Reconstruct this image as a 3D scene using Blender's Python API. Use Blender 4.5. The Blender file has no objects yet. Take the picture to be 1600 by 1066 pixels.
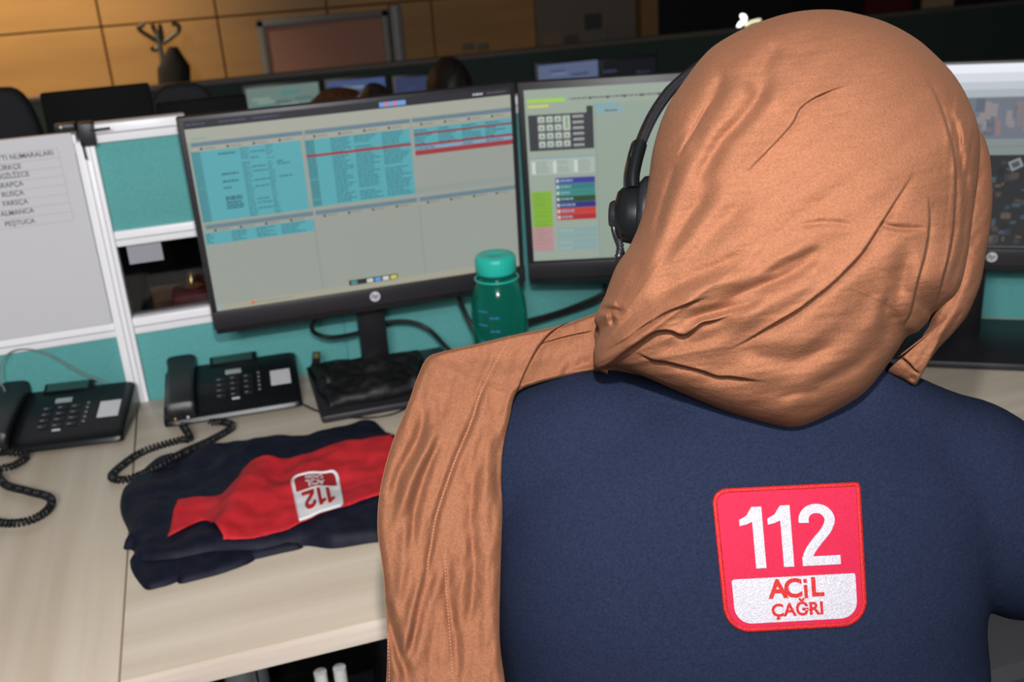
import bpy, bmesh, math, random
import numpy as np
from mathutils import Vector, Matrix, noise
from mathutils.bvhtree import BVHTree
random.seed(7)
C = bpy.context.scene.collection
PI = math.pi

# ------------------------------------------------------------------ camera
FPX = 1610.0
_X = np.array([5950, -1045, FPX]); _X = _X / np.linalg.norm(_X)
_p = np.array([-538., -590, FPX]); _Y = _p - _X * _p.dot(_X); _Y = _Y / np.linalg.norm(_Y)
_Z = np.cross(_X, _Y); _Z = _Z / np.linalg.norm(_Z)
_Z = -_Z if _Z[1] > 0 else _Z
R = np.array([_X, _Y, _Z])
EYE = np.array([0.15993687, -1.80482067, 1.46])
DESK = 0.74
cd = bpy.data.cameras.new('camera'); cam = bpy.data.objects.new('camera', cd); C.objects.link(cam)
cd.sensor_width = 36; cd.lens = FPX / 1600 * 36; cd.clip_start = 0.05
m = Matrix([[R[0][0], -R[0][1], -R[0][2], EYE[0]], [R[1][0], -R[1][1], -R[1][2], EYE[1]],
            [R[2][0], -R[2][1], -R[2][2], EYE[2]], [0, 0, 0, 1]])
cam.matrix_world = m
cd.dof.use_dof = True; cd.dof.focus_distance = 0.74; cd.dof.aperture_fstop = 10.0
bpy.context.scene.camera = cam

# ------------------------------------------------------------------ exposure, world, lights
sc = bpy.context.scene
sc.view_settings.view_transform = 'Standard'; sc.view_settings.look = 'None'
sc.view_settings.gamma = 1; sc.view_settings.exposure = 0; sc.view_settings.use_curve_mapping = False
w = bpy.data.worlds.new('world'); sc.world = w; w.use_nodes = True
w.node_tree.nodes['Background'].inputs[0].default_value = (0.7, 0.8, 1.0, 1)
w.node_tree.nodes['Background'].inputs[1].default_value = 0.008

def area(name, loc, target, power, size, color=(1, 1, 1), shape='DISK'):
    l = bpy.data.lights.new(name, 'AREA'); l.energy = power; l.size = size; l.color = color; l.shape = shape
    o = bpy.data.objects.new(name, l); C.objects.link(o); o.location = loc
    o.rotation_euler = (Vector(target) - Vector(loc)).to_track_quat('-Z', 'Y').to_euler()
    return o
camR = Vector(R[:, 0]); camU = Vector(-R[:, 1]); camF = Vector(R[:, 2])
flash_at = Vector(EYE) + camU * 0.15 + camF * 0.0
area('camera_flash_light', flash_at, flash_at + camF * 1.0 , 12.5, 0.025, (1.0, 0.97, 0.95))
area('room_fill_light', (-0.5, -3.9, 2.55), (0.45, -0.1, 0.9), 74, 0.8, (0.98, 0.985, 1.0))  # unseen soft source added behind the camera to fill what the flash leaves dark
def spot(name, loc, target, power, ang, color, blend=0.9, rad=0.04):
    l = bpy.data.lights.new(name, 'SPOT'); l.energy = power; l.spot_size = math.radians(ang); l.color = color
    l.spot_blend = blend; l.shadow_soft_size = rad
    o = bpy.data.objects.new(name, l); C.objects.link(o); o.location = loc
    o.rotation_euler = (Vector(target) - Vector(loc)).to_track_quat('-Z', 'Y').to_euler()
    return o
spot('wall_downlight', (-0.75, 2.35, 2.5), (-0.6, 3.2, 1.2), 320, 82, (1.0, 0.86, 0.56))

# ------------------------------------------------------------------ pixel helpers (a point of the photograph -> a place in the room)
def ray(px, py): return R @ np.array([px - 800, py - 533, FPX])
def at_z(px, py, z): r = ray(px, py); return EYE + r * (z - EYE[2]) / r[2]
def at_y(px, py, y): r = ray(px, py); return EYE + r * (y - EYE[1]) / r[1]
def at_d(px, py, d): return EYE + ray(px, py) * d / FPX
def proj(P):
    c = R.T @ (np.array(P) - EYE); return np.array([800 + FPX * c[0] / c[2], 533 + FPX * c[1] / c[2], c[2]])

# ------------------------------------------------------------------ materials
def srgb(r, g, b):
    f = lambda c: (c / 255 / 12.92) if c / 255 <= 0.04045 else ((c / 255 + 0.055) / 1.055) ** 2.4
    return (f(r), f(g), f(b), 1)
def mat(name, col, rough=0.5, metal=0.0, spec=0.5, coat=0.0, sheen=0.0, trans=0.0, ior=1.45, emit=None, estr=1.0):
    M = bpy.data.materials.new(name); M.use_nodes = True
    b = M.node_tree.nodes['Principled BSDF']
    b.inputs['Base Color'].default_value = col; b.inputs['Roughness'].default_value = rough
    b.inputs['Metallic'].default_value = metal; b.inputs['Specular IOR Level'].default_value = spec
    b.inputs['Coat Weight'].default_value = coat; b.inputs['Sheen Weight'].default_value = sheen
    b.inputs['Transmission Weight'].default_value = trans; b.inputs['IOR'].default_value = ior
    if emit: b.inputs['Emission Color'].default_value = emit; b.inputs['Emission Strength'].default_value = estr
    return M
def nodes(M): return M.node_tree.nodes, M.node_tree.links, M.node_tree.nodes['Principled BSDF']
def noise_tint(M, c1, c2, scale=(20, 20, 20), detail=4, lo=0.35, hi=0.65, rough=0.5, bump=0.0, bdist=0.001, rot=(0, 0, 0), coord='Object'):
    N, L, b = nodes(M)
    tc = N.new('ShaderNodeTexCoord'); mp = N.new('ShaderNodeMapping'); mp.inputs['Scale'].default_value = scale
    mp.inputs['Rotation'].default_value = rot
    L.new(tc.outputs[coord], mp.inputs[0])
    nz = N.new('ShaderNodeTexNoise'); nz.inputs['Scale'].default_value = 1; nz.inputs['Detail'].default_value = detail
    nz.inputs['Roughness'].default_value = rough
    L.new(mp.outputs[0], nz.inputs['Vector'])
    rp = N.new('ShaderNodeValToRGB'); rp.color_ramp.elements[0].position = lo; rp.color_ramp.elements[1].position = hi
    rp.color_ramp.elements[0].color = c1; rp.color_ramp.elements[1].color = c2
    L.new(nz.outputs[0], rp.inputs[0]); L.new(rp.outputs[0], b.inputs['Base Color'])
    if bump:
        bp = N.new('ShaderNodeBump'); bp.inputs['Strength'].default_value = bump; bp.inputs['Distance'].default_value = bdist
        L.new(nz.outputs[0], bp.inputs['Height']); L.new(bp.outputs[0], b.inputs['Normal'])
    return M

MT = {}
MT['wood_light'] = noise_tint(mat('light_beech', (0.6, 0.5, 0.4, 1), 0.45), srgb(200, 185, 165), srgb(223, 211, 194), (1.6, 26, 26), 5, 0.3, 0.72, rot=(0, 0, 0.12))
MT['wood_left'] = noise_tint(mat('light_beech_lengthwise', (0.6, 0.5, 0.4, 1), 0.45), srgb(198, 181, 160), srgb(219, 206, 187), (26, 1.4, 26), 5, 0.3, 0.72, rot=(0, 0, 0.05))
MT['wood_edge'] = noise_tint(mat('beech_edge_band', (0.6, 0.5, 0.4, 1), 0.35), srgb(208, 192, 178), srgb(226, 212, 198), (3, 60, 60), 3)
MT['teal_fabric'] = noise_tint(mat('teal_partition_fabric', (0.1, 0.3, 0.3, 1), 0.9, spec=0.1), srgb(88, 158, 158), srgb(104, 174, 173), (420, 420, 420), 3, 0.3, 0.7, bump=0.15, bdist=0.001)
MT['white_metal'] = mat('white_partition_aluminium', (0.92, 0.92, 0.95, 1), 0.35)
MT['paper'] = mat('white_paper', (0.62, 0.62, 0.655, 1), 0.6)
MT['ink'] = mat('printed_ink', (0.11, 0.11, 0.14, 1), 0.7)
MT['line'] = mat('printed_grey_line', (0.45, 0.45, 0.5, 1), 0.7)
MT['black'] = noise_tint(mat('black_plastic', (0.012, 0.012, 0.014, 1), 0.38), (0.010, 0.010, 0.012, 1), (0.016, 0.016, 0.019, 1), (300, 300, 300))
MT['bezel'] = mat('dark_monitor_bezel', (0.022, 0.021, 0.025, 1), 0.42)
MT['gloss'] = mat('glossy_black_plastic', (0.006, 0.007, 0.008, 1), 0.3, spec=0.35)
MT['silver'] = mat('silver_plastic', (0.6, 0.6, 0.63, 1), 0.3, 0.5)
MT['logo'] = mat('silver_badge', (0.65, 0.65, 0.70, 1), 0.35)
MT['label'] = mat('pale_card_label', (0.62, 0.62, 0.60, 1), 0.5)
MT['keymark'] = mat('grey_key_marking', (0.22, 0.22, 0.24, 1), 0.5)
MT['lcd'] = mat('dark_green_display_glass', (0.03, 0.075, 0.07, 1), 0.08)
MT['rubber'] = mat('black_rubber_cord', (0.008, 0.008, 0.009, 1), 0.45)
MT['cordgrey'] = mat('grey_phone_line', (0.20, 0.22, 0.22, 1), 0.5)
MT['navy'] = noise_tint(mat('navy_nylon', (0.01, 0.012, 0.02, 1), 0.6, spec=0.2), (0.006, 0.007, 0.017, 1), (0.010, 0.012, 0.026, 1), (60, 60, 60), 4, bump=0.25, bdist=0.002)
MT['redcloth'] = noise_tint(mat('red_cotton', (0.6, 0.02, 0.03, 1), 0.7), (0.52, 0.010, 0.018, 1), (0.62, 0.018, 0.028, 1), (40, 40, 40), 4, bump=0.2, bdist=0.002)
MT['redthread'] = noise_tint(mat('red_thread', (0.7, 0.02, 0.04, 1), 0.6), (0.36, 0.004, 0.006, 1), (0.48, 0.014, 0.016, 1), (900, 900, 900), 2, bump=0.8, bdist=0.001)
MT['redfelt'] = noise_tint(mat('red_patch_cloth', (0.75, 0.02, 0.07, 1), 0.8), (0.38, 0.003, 0.032, 1), (0.44, 0.005, 0.042, 1), (700, 700, 700), 2, bump=0.3, bdist=0.0006)
MT['whitethread'] = noise_tint(mat('white_embroidery_thread', (0.8, 0.78, 0.85, 1), 0.55), (0.36, 0.345, 0.39, 1), (0.50, 0.485, 0.53, 1), (1100, 600, 900), 2, 0.35, 0.6, bump=0.9, bdist=0.001)
MT['darkred'] = mat('dark_red_thread', (0.38, 0.01, 0.015, 1), 0.6)
MT['badgewhite'] = mat('white_badge_thread', (0.78, 0.76, 0.78, 1), 0.6)
MT['pedestal'] = mat('grey_pedestal_metal', (0.11, 0.11, 0.12, 1), 0.6)
MT['skin'] = mat('skin', (0.50, 0.27, 0.18, 1), 0.5)
MT['hair_dark'] = noise_tint(mat('black_hair', (0.01, 0.008, 0.007, 1), 0.5), (0.006, 0.005, 0.005, 1), (0.02, 0.014, 0.011, 1), (90, 90, 12))
MT['hair_brown'] = noise_tint(mat('brown_hair', (0.03, 0.015, 0.008, 1), 0.5), (0.05, 0.018, 0.007, 1), (0.11, 0.038, 0.014, 1), (90, 90, 12))
MT['darkcloth'] = mat('dark_cloth', (0.012, 0.013, 0.017, 1), 0.8)
MT['wallwood'] = noise_tint(mat('orange_wood_wall_panel', (0.4, 0.2, 0.07, 1), 0.5), (0.23, 0.112, 0.030, 1), (0.28, 0.140, 0.040, 1), (1.2, 6, 9), 4)
MT['groove'] = mat('dark_panel_groove', (0.10, 0.045, 0.014, 1), 0.8)
MT['darkwall'] = mat('dark_wall', (0.010, 0.008, 0.008, 1), 0.8)
MT['greywall'] = mat('grey_beige_wall_panel', (0.10, 0.08, 0.06, 1), 0.7)
MT['floor'] = noise_tint(mat('dark_carpet', (0.02, 0.02, 0.023, 1), 0.95), (0.014, 0.014, 0.017, 1), (0.03, 0.03, 0.034, 1), (200, 200, 200))
MT['ceiling'] = mat('white_ceiling_tile', (0.6, 0.6, 0.6, 1), 0.9)
MT['board'] = mat('pinkish_brown_pinboard', (0.26, 0.115, 0.075, 1), 0.7)
MT['grey_metal'] = mat('grey_metal', (0.30, 0.30, 0.31, 1), 0.4, 0.4)
MT['frame_metal'] = mat('aged_grey_frame', (0.13, 0.12, 0.11, 1), 0.5)
MT['brass'] = mat('brass', (0.75, 0.5, 0.2, 1), 0.25, 1.0)
MT['maroon'] = mat('maroon_plastic', (0.16, 0.02, 0.03, 1), 0.5)
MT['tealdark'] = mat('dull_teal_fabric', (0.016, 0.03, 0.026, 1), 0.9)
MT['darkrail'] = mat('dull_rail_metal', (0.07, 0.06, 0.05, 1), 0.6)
MT['matte'] = mat('matte_black_plastic', (0.004, 0.004, 0.004, 1), 0.7, spec=0.15)
MT['turq'] = mat('turquoise_plastic_cap', (0.02, 0.50, 0.40, 1), 0.35)
MT['blueink'] = mat('blue_scale_print', (0.03, 0.20, 0.42, 1), 0.5)
MT['white_plastic'] = mat('white_plastic', (0.7, 0.7, 0.72, 1), 0.4)
MT['olive'] = mat('olive_zip_tag', (0.12, 0.10, 0.02, 1), 0.5)
MT['bag'] = noise_tint(mat('black_nylon_pouch', (0.006, 0.006, 0.007, 1), 0.55), (0.004, 0.004, 0.005, 1), (0.010, 0.010, 0.011, 1), (70, 70, 70), bump=0.4, bdist=0.003)
# dark tinted glass of the partition window
g = mat('dark_tinted_glass', (0.62, 0.63, 0.65, 1), 0.03, trans=1.0, ior=1.3); MT['glass'] = g
MT['bottle'] = mat('translucent_green_bottle', (0.015, 0.30, 0.22, 1), 0.12, trans=0.72, ior=1.25)

def scarf_material():
    M = mat('rust_brown_cotton', (0.4, 0.16, 0.07, 1), 1.0, spec=0.03, sheen=0.05)
    N, L, b = nodes(M)
    b.inputs['Sheen Roughness'].default_value = 0.4
    b.inputs['Sheen Tint'].default_value = (1.0, 0.62, 0.42, 1)
    tc = N.new('ShaderNodeTexCoord')
    n1 = N.new('ShaderNodeTexNoise'); n1.inputs['Scale'].default_value = 700; n1.inputs['Detail'].default_value = 3
    n2 = N.new('ShaderNodeTexNoise'); n2.inputs['Scale'].default_value = 26; n2.inputs['Detail'].default_value = 6; n2.inputs['Roughness'].default_value = 0.6
    n2.inputs['Distortion'].default_value = 0.0
    mp = N.new('ShaderNodeMapping'); mp.inputs['Scale'].default_value = (1.0, 1.0, 2.3); mp.inputs['Rotation'].default_value = (0.2, 0.75, 0.3)
    L.new(tc.outputs['Object'], mp.inputs[0]); L.new(mp.outputs[0], n2.inputs['Vector']); L.new(tc.outputs['Object'], n1.inputs['Vector'])
    r = N.new('ShaderNodeValToRGB'); r.color_ramp.elements[0].position = 0.3; r.color_ramp.elements[1].position = 0.7
    r.color_ramp.elements[0].color = SC0; r.color_ramp.elements[1].color = SC1
    L.new(n1.outputs[0], r.inputs[0]); L.new(r.outputs[0], b.inputs['Base Color'])
    b1 = N.new('ShaderNodeBump'); b1.inputs['Strength'].default_value = 0.28; b1.inputs['Distance'].default_value = 0.005
    L.new(n2.outputs[0], b1.inputs['Height'])
    b2 = N.new('ShaderNodeBump'); b2.inputs['Strength'].default_value = 0.5; b2.inputs['Distance'].default_value = 0.0008
    L.new(n1.outputs[0], b2.inputs['Height']); L.new(b1.outputs[0], b2.inputs['Normal'])
    L.new(b2.outputs[0], b.inputs['Normal'])
    return M
SC0 = (0.198, 0.081, 0.043, 1); SC1 = (0.262, 0.113, 0.063, 1)
MT['scarf'] = scarf_material()
MT['stitch'] = mat('pale_seam_thread', (0.36, 0.17, 0.10, 1), 0.7)
def shirt_material():
    M = mat('navy_pique_cotton', (0.02, 0.03, 0.06, 1), 0.9, spec=0.1)
    N, L, b = nodes(M)
    tc = N.new('ShaderNodeTexCoord')
    n1 = N.new('ShaderNodeTexNoise'); n1.inputs['Scale'].default_value = 500; n1.inputs['Detail'].default_value = 2
    n2 = N.new('ShaderNodeTexNoise'); n2.inputs['Scale'].default_value = 9; n2.inputs['Detail'].default_value = 3
    L.new(tc.outputs['Object'], n1.inputs['Vector']); L.new(tc.outputs['Object'], n2.inputs['Vector'])
    r = N.new('ShaderNodeValToRGB'); r.color_ramp.elements[0].position = 0.3; r.color_ramp.elements[1].position = 0.7
    r.color_ramp.elements[0].color = (0.009, 0.0135, 0.031, 1); r.color_ramp.elements[1].color = (0.0145, 0.0205, 0.046, 1)
    L.new(n1.outputs[0], r.inputs[0]); L.new(r.outputs[0], b.inputs['Base Color'])
    b1 = N.new('ShaderNodeBump'); b1.inputs['Strength'].default_value = 0.4; b1.inputs['Distance'].default_value = 0.012
    L.new(n2.outputs[0], b1.inputs['Height'])
    b2 = N.new('ShaderNodeBump'); b2.inputs['Strength'].default_value = 0.4; b2.inputs['Distance'].default_value = 0.0007
    L.new(n1.outputs[0], b2.inputs['Height']); L.new(b1.outputs[0], b2.inputs['Normal']); L.new(b2.outputs[0], b.inputs['Normal'])
    return M
MT['shirt'] = shirt_material()
_glow = {}
def glow(r, g, b, k=1.0):
    key = (r, g, b, k)
    if key not in _glow:
        c = srgb(r, g, b)
        _glow[key] = mat('screen_colour', (0.02, 0.02, 0.02, 1), 0.35, emit=c, estr=k)
    return _glow[key]

# ------------------------------------------------------------------ mesh builder
class B:
    def __init__(s, T=None): s.v = []; s.f = []; s.m = []; s.T = T or Matrix(); s.mats = []
    def mi(s, m):
        m = MT[m] if isinstance(m, str) else m
        if m not in s.mats: s.mats.append(m)
        return s.mats.index(m)
    def add(s, vs, fs, m):
        k = len(s.v); i = s.mi(m)
        s.v += [tuple(s.T @ Vector(tuple(p))) for p in vs]; s.f += [tuple(j + k for j in f) for f in fs]; s.m += [i] * len(fs); return s
    def bm(s, bm, m):
        bm.verts.index_update()
        s.add([v.co.copy() for v in bm.verts], [[v.index for v in f.verts] for f in bm.faces], m); bm.free(); return s
    def box(s, lo, hi, m, bev=0.0, seg=2):
        bm = bmesh.new(); bmesh.ops.create_cube(bm, size=1)
        for v in bm.verts: v.co = Vector([lo[i] + (v.co[i] + .5) * (hi[i] - lo[i]) for i in range(3)])
        if bev: bmesh.ops.bevel(bm, geom=bm.edges[:], offset=bev, segments=seg, profile=.5, affect='EDGES')
        return s.bm(bm, m)
    def prism(s, pts, y0, y1, m, axis='y', bev=0.0):
        # polygon pts (a,b) extruded along axis
        def P(a, b, c): return {'y': (a, c, b), 'z': (a, b, c), 'x': (c, a, b)}[axis]
        bm = bmesh.new(); n = len(pts)
        a = [bm.verts.new(P(*p, y0)) for p in pts]; b = [bm.verts.new(P(*p, y1)) for p in pts]
        f0 = bm.faces.new(a); f1 = bm.faces.new(b[::-1])
        for i in range(n): bm.faces.new((a[i], b[i], b[(i + 1) % n], a[(i + 1) % n]))
        bmesh.ops.recalc_face_normals(bm, faces=bm.faces[:])
        if bev: bmesh.ops.bevel(bm, geom=[e for e in bm.edges if (e.verts[0] in a) == (e.verts[1] in a)], offset=bev, segments=2, profile=.5, affect='EDGES')
        return s.bm(bm, m)
    def quad(s, u0, v0, u1, v1, y, m):    # flat print in the x-z plane facing -y
        return s.add([(u0, y, v0), (u1, y, v0), (u1, y, v1), (u0, y, v1)], [(0, 1, 2, 3)], m)
    def tube(s, path, r, m, n=10, cap=True, flat=None):
        P = [Vector(tuple(p)) for p in path]; N = len(P)
        rr = r if hasattr(r, '__len__') else [r] * N
        t0 = (P[1] - P[0]).normalized(); up = Vector((0, 0, 1)) if abs(t0.z) < .9 else Vector((1, 0, 0))
        nn = (up - t0 * up.dot(t0)).normalized(); vs = []; 
        for i in range(N):
            t = (P[min(i + 1, N - 1)] - P[max(i - 1, 0)]).normalized()
            nn = (nn - t * nn.dot(t)).normalized(); bb = t.cross(nn)
            for k in range(n):
                a = 2 * PI * k / n
                vs.append(P[i] + (nn * math.cos(a) + bb * math.sin(a) * (flat or 1)) * rr[i])
        fs = [(i * n + k, i * n + (k + 1) % n, (i + 1) * n + (k + 1) % n, (i + 1) * n + k) for i in range(N - 1) for k in range(n)]
        if cap: fs += [tuple(range(n))[::-1], tuple((N - 1) * n + k for k in range(n))]
        return s.add(vs, fs, m)
    def lathe(s, prof, m, n=32, o=(0, 0, 0), ax='z'):
        vs = []; fs = []; 
        for r, z in prof:
            for k in range(n):
                a = 2 * PI * k / n; p = (r * math.cos(a), r * math.sin(a), z)
                if ax == 'y': p = (p[0], z, p[1])
                if ax == 'x': p = (z, p[0], p[1])
                vs.append((p[0] + o[0], p[1] + o[1], p[2] + o[2]))
        for i in range(len(prof) - 1):
            for k in range(n): fs.append((i * n + k, i * n + (k + 1) % n, (i + 1) * n + (k + 1) % n, (i + 1) * n + k))
        if prof[0][0] > 1e-6: fs.append(tuple(range(n))[::-1])
        if prof[-1][0] > 1e-6: fs.append(tuple((len(prof) - 1) * n + k for k in range(n)))
        return s.add(vs, fs, m)
    def grid(s, G, m, closed_u=False, closed_v=False):
        G = np.asarray(G); a, b = G.shape[:2]
        fs = [(i * b + j, ((i + 1) % a) * b + j, ((i + 1) % a) * b + (j + 1) % b, i * b + (j + 1) % b)
              for i in range(a if closed_u else a - 1) for j in range(b if closed_v else b - 1)]
        return s.add([tuple(p) for p in G.reshape(-1, 3)], fs, m)
    def ellipsoid(s, c, r, m, n=24, rot=None):
        bm = bmesh.new(); bmesh.ops.create_uvsphere(bm, u_segments=n, v_segments=n // 2 + 2, radius=1)
        for v in bm.verts:
            p = Vector((v.co.x * r[0], v.co.y * r[1], v.co.z * r[2]))
            if rot: p = rot @ p
            v.co = p + Vector(tuple(c))
        return s.bm(bm, m)
    def build(s, name, parent=None, smooth=40, mods=None, local=False):
        me = bpy.data.meshes.new(name); me.from_pydata(s.v, [], s.f); me.validate()
        for mt in s.mats: me.materials.append(mt)
        if len(me.polygons) == len(s.m): me.polygons.foreach_set('material_index', s.m)
        bm = bmesh.new(); bm.from_mesh(me); bmesh.ops.remove_doubles(bm, verts=bm.verts[:], dist=1e-6)
        bm.to_mesh(me); bm.free()
        if smooth:
            me.polygons.foreach_set('use_smooth', [True] * len(me.polygons)); me.set_sharp_from_angle(angle=math.radians(smooth))
        o = bpy.data.objects.new(name, me); C.objects.link(o)
        if parent:
            o.parent = parent
            if not local: o.matrix_parent_inverse = parent.matrix_world.inverted()
        return o

def tag(o, label=None, cat=None, group=None, kind=None):
    if label: o['label'] = label
    if cat: o['category'] = cat
    if group: o['group'] = group
    if kind: o['kind'] = kind
    return o
def thing(name, label, cat, loc=(0, 0, 0), rz=0.0, group=None):
    o = bpy.data.objects.new(name, None); C.objects.link(o); o.empty_display_size = .05
    o.matrix_world = Matrix.Translation(Vector(tuple(loc))) @ Matrix.Rotation(rz, 4, 'Z')
    return tag(o, label, cat, group)
def copy_tree(o, parent=None):
    c = o.copy(); C.objects.link(c)
    if parent: c.parent = parent
    for ch in list(o.children): copy_tree(ch, c)
    return c
def struct(b, name, smooth=0, parent=None):
    o = b.build(name, parent, smooth)
    if not parent: o['kind'] = 'structure'
    return o

def smooth_path(pts, n=8, closed=False):
    P = [np.array(p, float) for p in pts]; out = []
    N = len(P); rng = range(N if closed else N - 1)
    for i in rng:
        p0 = P[(i - 1) % N] if closed or i > 0 else 2 * P[0] - P[1]
        p1 = P[i]; p2 = P[(i + 1) % N]
        p3 = P[(i + 2) % N] if closed or i < N - 2 else 2 * P[-1] - P[-2]
        for k in range(n):
            t = k / n
            out.append(.5 * ((2 * p1) + (-p0 + p2) * t + (2 * p0 - 5 * p1 + 4 * p2 - p3) * t * t + (-p0 + 3 * p1 - 3 * p2 + p3) * t ** 3))
    if not closed: out.append(P[-1])
    return np.array(out)
def resample(P, n):
    P = np.asarray(P, float); d = np.r_[0, np.cumsum(np.linalg.norm(np.diff(P, axis=0), axis=1))]
    t = np.linspace(0, d[-1], n)
    return np.stack([np.interp(t, d, P[:, i]) for i in range(P.shape[1])], 1)

def text_geo(body, size, extrude=0.0, offset=0.0, sx=1.0, align='CENTER'):
    cu = bpy.data.curves.new('lettering', 'FONT'); cu.body = body; cu.size = size; cu.extrude = extrude; cu.offset = offset
    cu.align_x = align; cu.align_y = 'CENTER'; cu.resolution_u = 4
    o = bpy.data.objects.new('lettering', cu); C.objects.link(o)
    bpy.context.view_layer.update()
    me = bpy.data.meshes.new_from_object(o.evaluated_get(bpy.context.evaluated_depsgraph_get()))
    vs = [(v.co.x * sx, v.co.y, v.co.z) for v in me.vertices]; fs = [tuple(p.vertices) for p in me.polygons]
    bpy.data.objects.remove(o); bpy.data.curves.remove(cu); bpy.data.meshes.remove(me)
    return vs, fs

# ================================================================== THE ROOM
WY = 3.2
b = B(); b.box((-4, -6, -0.05), (7, 6, 0), 'floor'); struct(b, 'floor')
b = B(); b.box((-4, -6, 2.9), (7, 6, 2.95), 'ceiling'); struct(b, 'ceiling')
xa = at_y(150, 0, WY)[0]; xb = at_y(335, 0, WY)[0]; xc = at_y(838, 50, WY)[0]; zj = at_y(0, 52, WY)[2] - 0.01
b = B(); b.box((-4, WY + .02, 0), (xc, WY + .1, 2.9), 'groove')
pw = xb - xa
xs = [xa + pw * k for k in range(-8, 6)]
xs = [x for x in xs if -4 < x < xc - .1] + [xc]
xs = [-4] + xs
for x0, x1 in zip(xs, xs[1:]):
    for z0, z1 in ((0, zj), (zj, zj + .72), (zj + .72, 2.9)):
        b.box((x0 + .004, WY, z0 + .004), (x1 - .004, WY + .03, z1 - .004), 'wallwood', .002, 1)
struct(b, 'wall_back')
x2 = at_y(1002, 50, WY)[0]; x3 = at_y(1022, 50, WY)[0]
b = B(); b.box((xc, WY, 0), (x2 - .03, WY + .1, 2.9), 'greywall'); struct(b, 'wall_side_bay')
b = B(); b.box((x2 - .02, WY - .05, 0), (x3, WY + .1, 2.9), mat('ochre_painted_column', (0.16, 0.085, 0.03, 1), .6)); struct(b, 'trim_1')
b = B(); b.box((x3, 5.0, 0), (7, 5.1, 2.9), 'darkwall'); struct(b, 'wall_far')
b = B(); b.box((-4.05, -6, 0), (-4, WY, 2.9), 'ceiling'); struct(b, 'wall_left')

# ================================================================== PARTITIONS
PT = 0.487
def partition(name, label, origin, yaw, x0, x1, top, posts, window=None, group='teal fabric desk partitions'):
    T = Matrix.Translation(Vector(origin)) @ Matrix.Rotation(yaw, 4, 'Z')
    t = thing(name, label, 'partition', origin, yaw, group)
    z0 = DESK - .02; Z = DESK
    rails = [(Z + top - .031, Z + top)]
    if window: rails += [(Z + .2815, Z + .3085), (Z + .1245, Z + .1545)]
    elif name: rails += [(Z + .125, Z + .153)] if x1 < 0.01 else []
    b = B(T)
    if window:
        rails = rails[1:]; b.box((x0, -.004, Z + top - .031), (.146, .034, Z + top), 'white_metal', .003); b.box((.146, -.004, Z + top - .06), (x1, .034, Z + top - .03), 'white_metal', .003); b.box((x0, -.0055, Z + top - .017), (.146, -.003, Z + top - .0145), 'line')
    for a, c in rails: b.box((x0, -.004, a), (x1, .034, c), 'white_metal', .003); b.box((x0, -.0055, a + (c - a) * .45), (x1, -.003, a + (c - a) * .52), 'line')
    b.box((x0, -.004, .05), (x1, .034, .09), 'matte', .003)
    b.build('rail', t)
    b = B(T)
    def panel(a, c):
        b.box((x0, .003, max(a, Z - .04)), (x1, .027, c), 'teal_fabric', .002); b.box((x0, .003, .08), (x1, .027, Z - .04), 'matte') if a < .1 else None
    if window: panel(Z + .307, Z + top - .05); b.box((x0, .003, Z + top - .051), (.158, .027, Z + top - .03), 'teal_fabric'); panel(.08, Z + .127)
    else: panel(.08, Z + top - .03)
    b.build('fabric_panel', t)
    for p in posts:
        b = B(T); b.box((p - .031, -.008, 0), (p, .038, Z + top - (.025 if p < .05 else 0)), 'white_metal', .003)
        b.box((p - .018, -.0095, .05), (p - .0165, -.007, Z + top - .03), 'line'); b.box((p - .009, -.0095, .05), (p - .0075, -.007, Z + top - .03), 'line')
        b.build('post', t)
    if window:
        b = B(T); b.box((x0, .012, Z + .153), (x1, .016, Z + .283), 'glass'); b.build('window_pane', t)
    return t, T
pA, TA = partition('desk_partition', 'teal and white partition with dark glass window behind the widest tilted screen', (0, 0, 0), 0, 0.0, 0.36, PT, [0.0], True)
pL, TL_ = partition('desk_partition', 'teal and white partition covered by the printed language list', (0, 0, 0), 0, -1.0, -0.026, PT - .012, [], None)
pC, TC_ = partition('desk_partition', 'teal partition behind the green bottle and middle screens', (0, 0, 0), 0, 0.36, 1.03, PT - .03, [], None)
pD, TD_ = partition('desk_partition', 'angled teal partition behind the right-hand screen with the video image', (1.03, 0, 0), -.5724, 0.0, 1.1, PT - .04, [0.013], None)
# sticker on the window pane
b = B(); b.box((0.014, .0105, DESK + .246), (.070, .0118, DESK + .2825), mat('grey_lilac_label', (0.33, 0.33, 0.38, 1), .5)); 

tag(b.build('sticker'), 'small pale grey sticker on the dark window pane', 'sticker')
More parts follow.
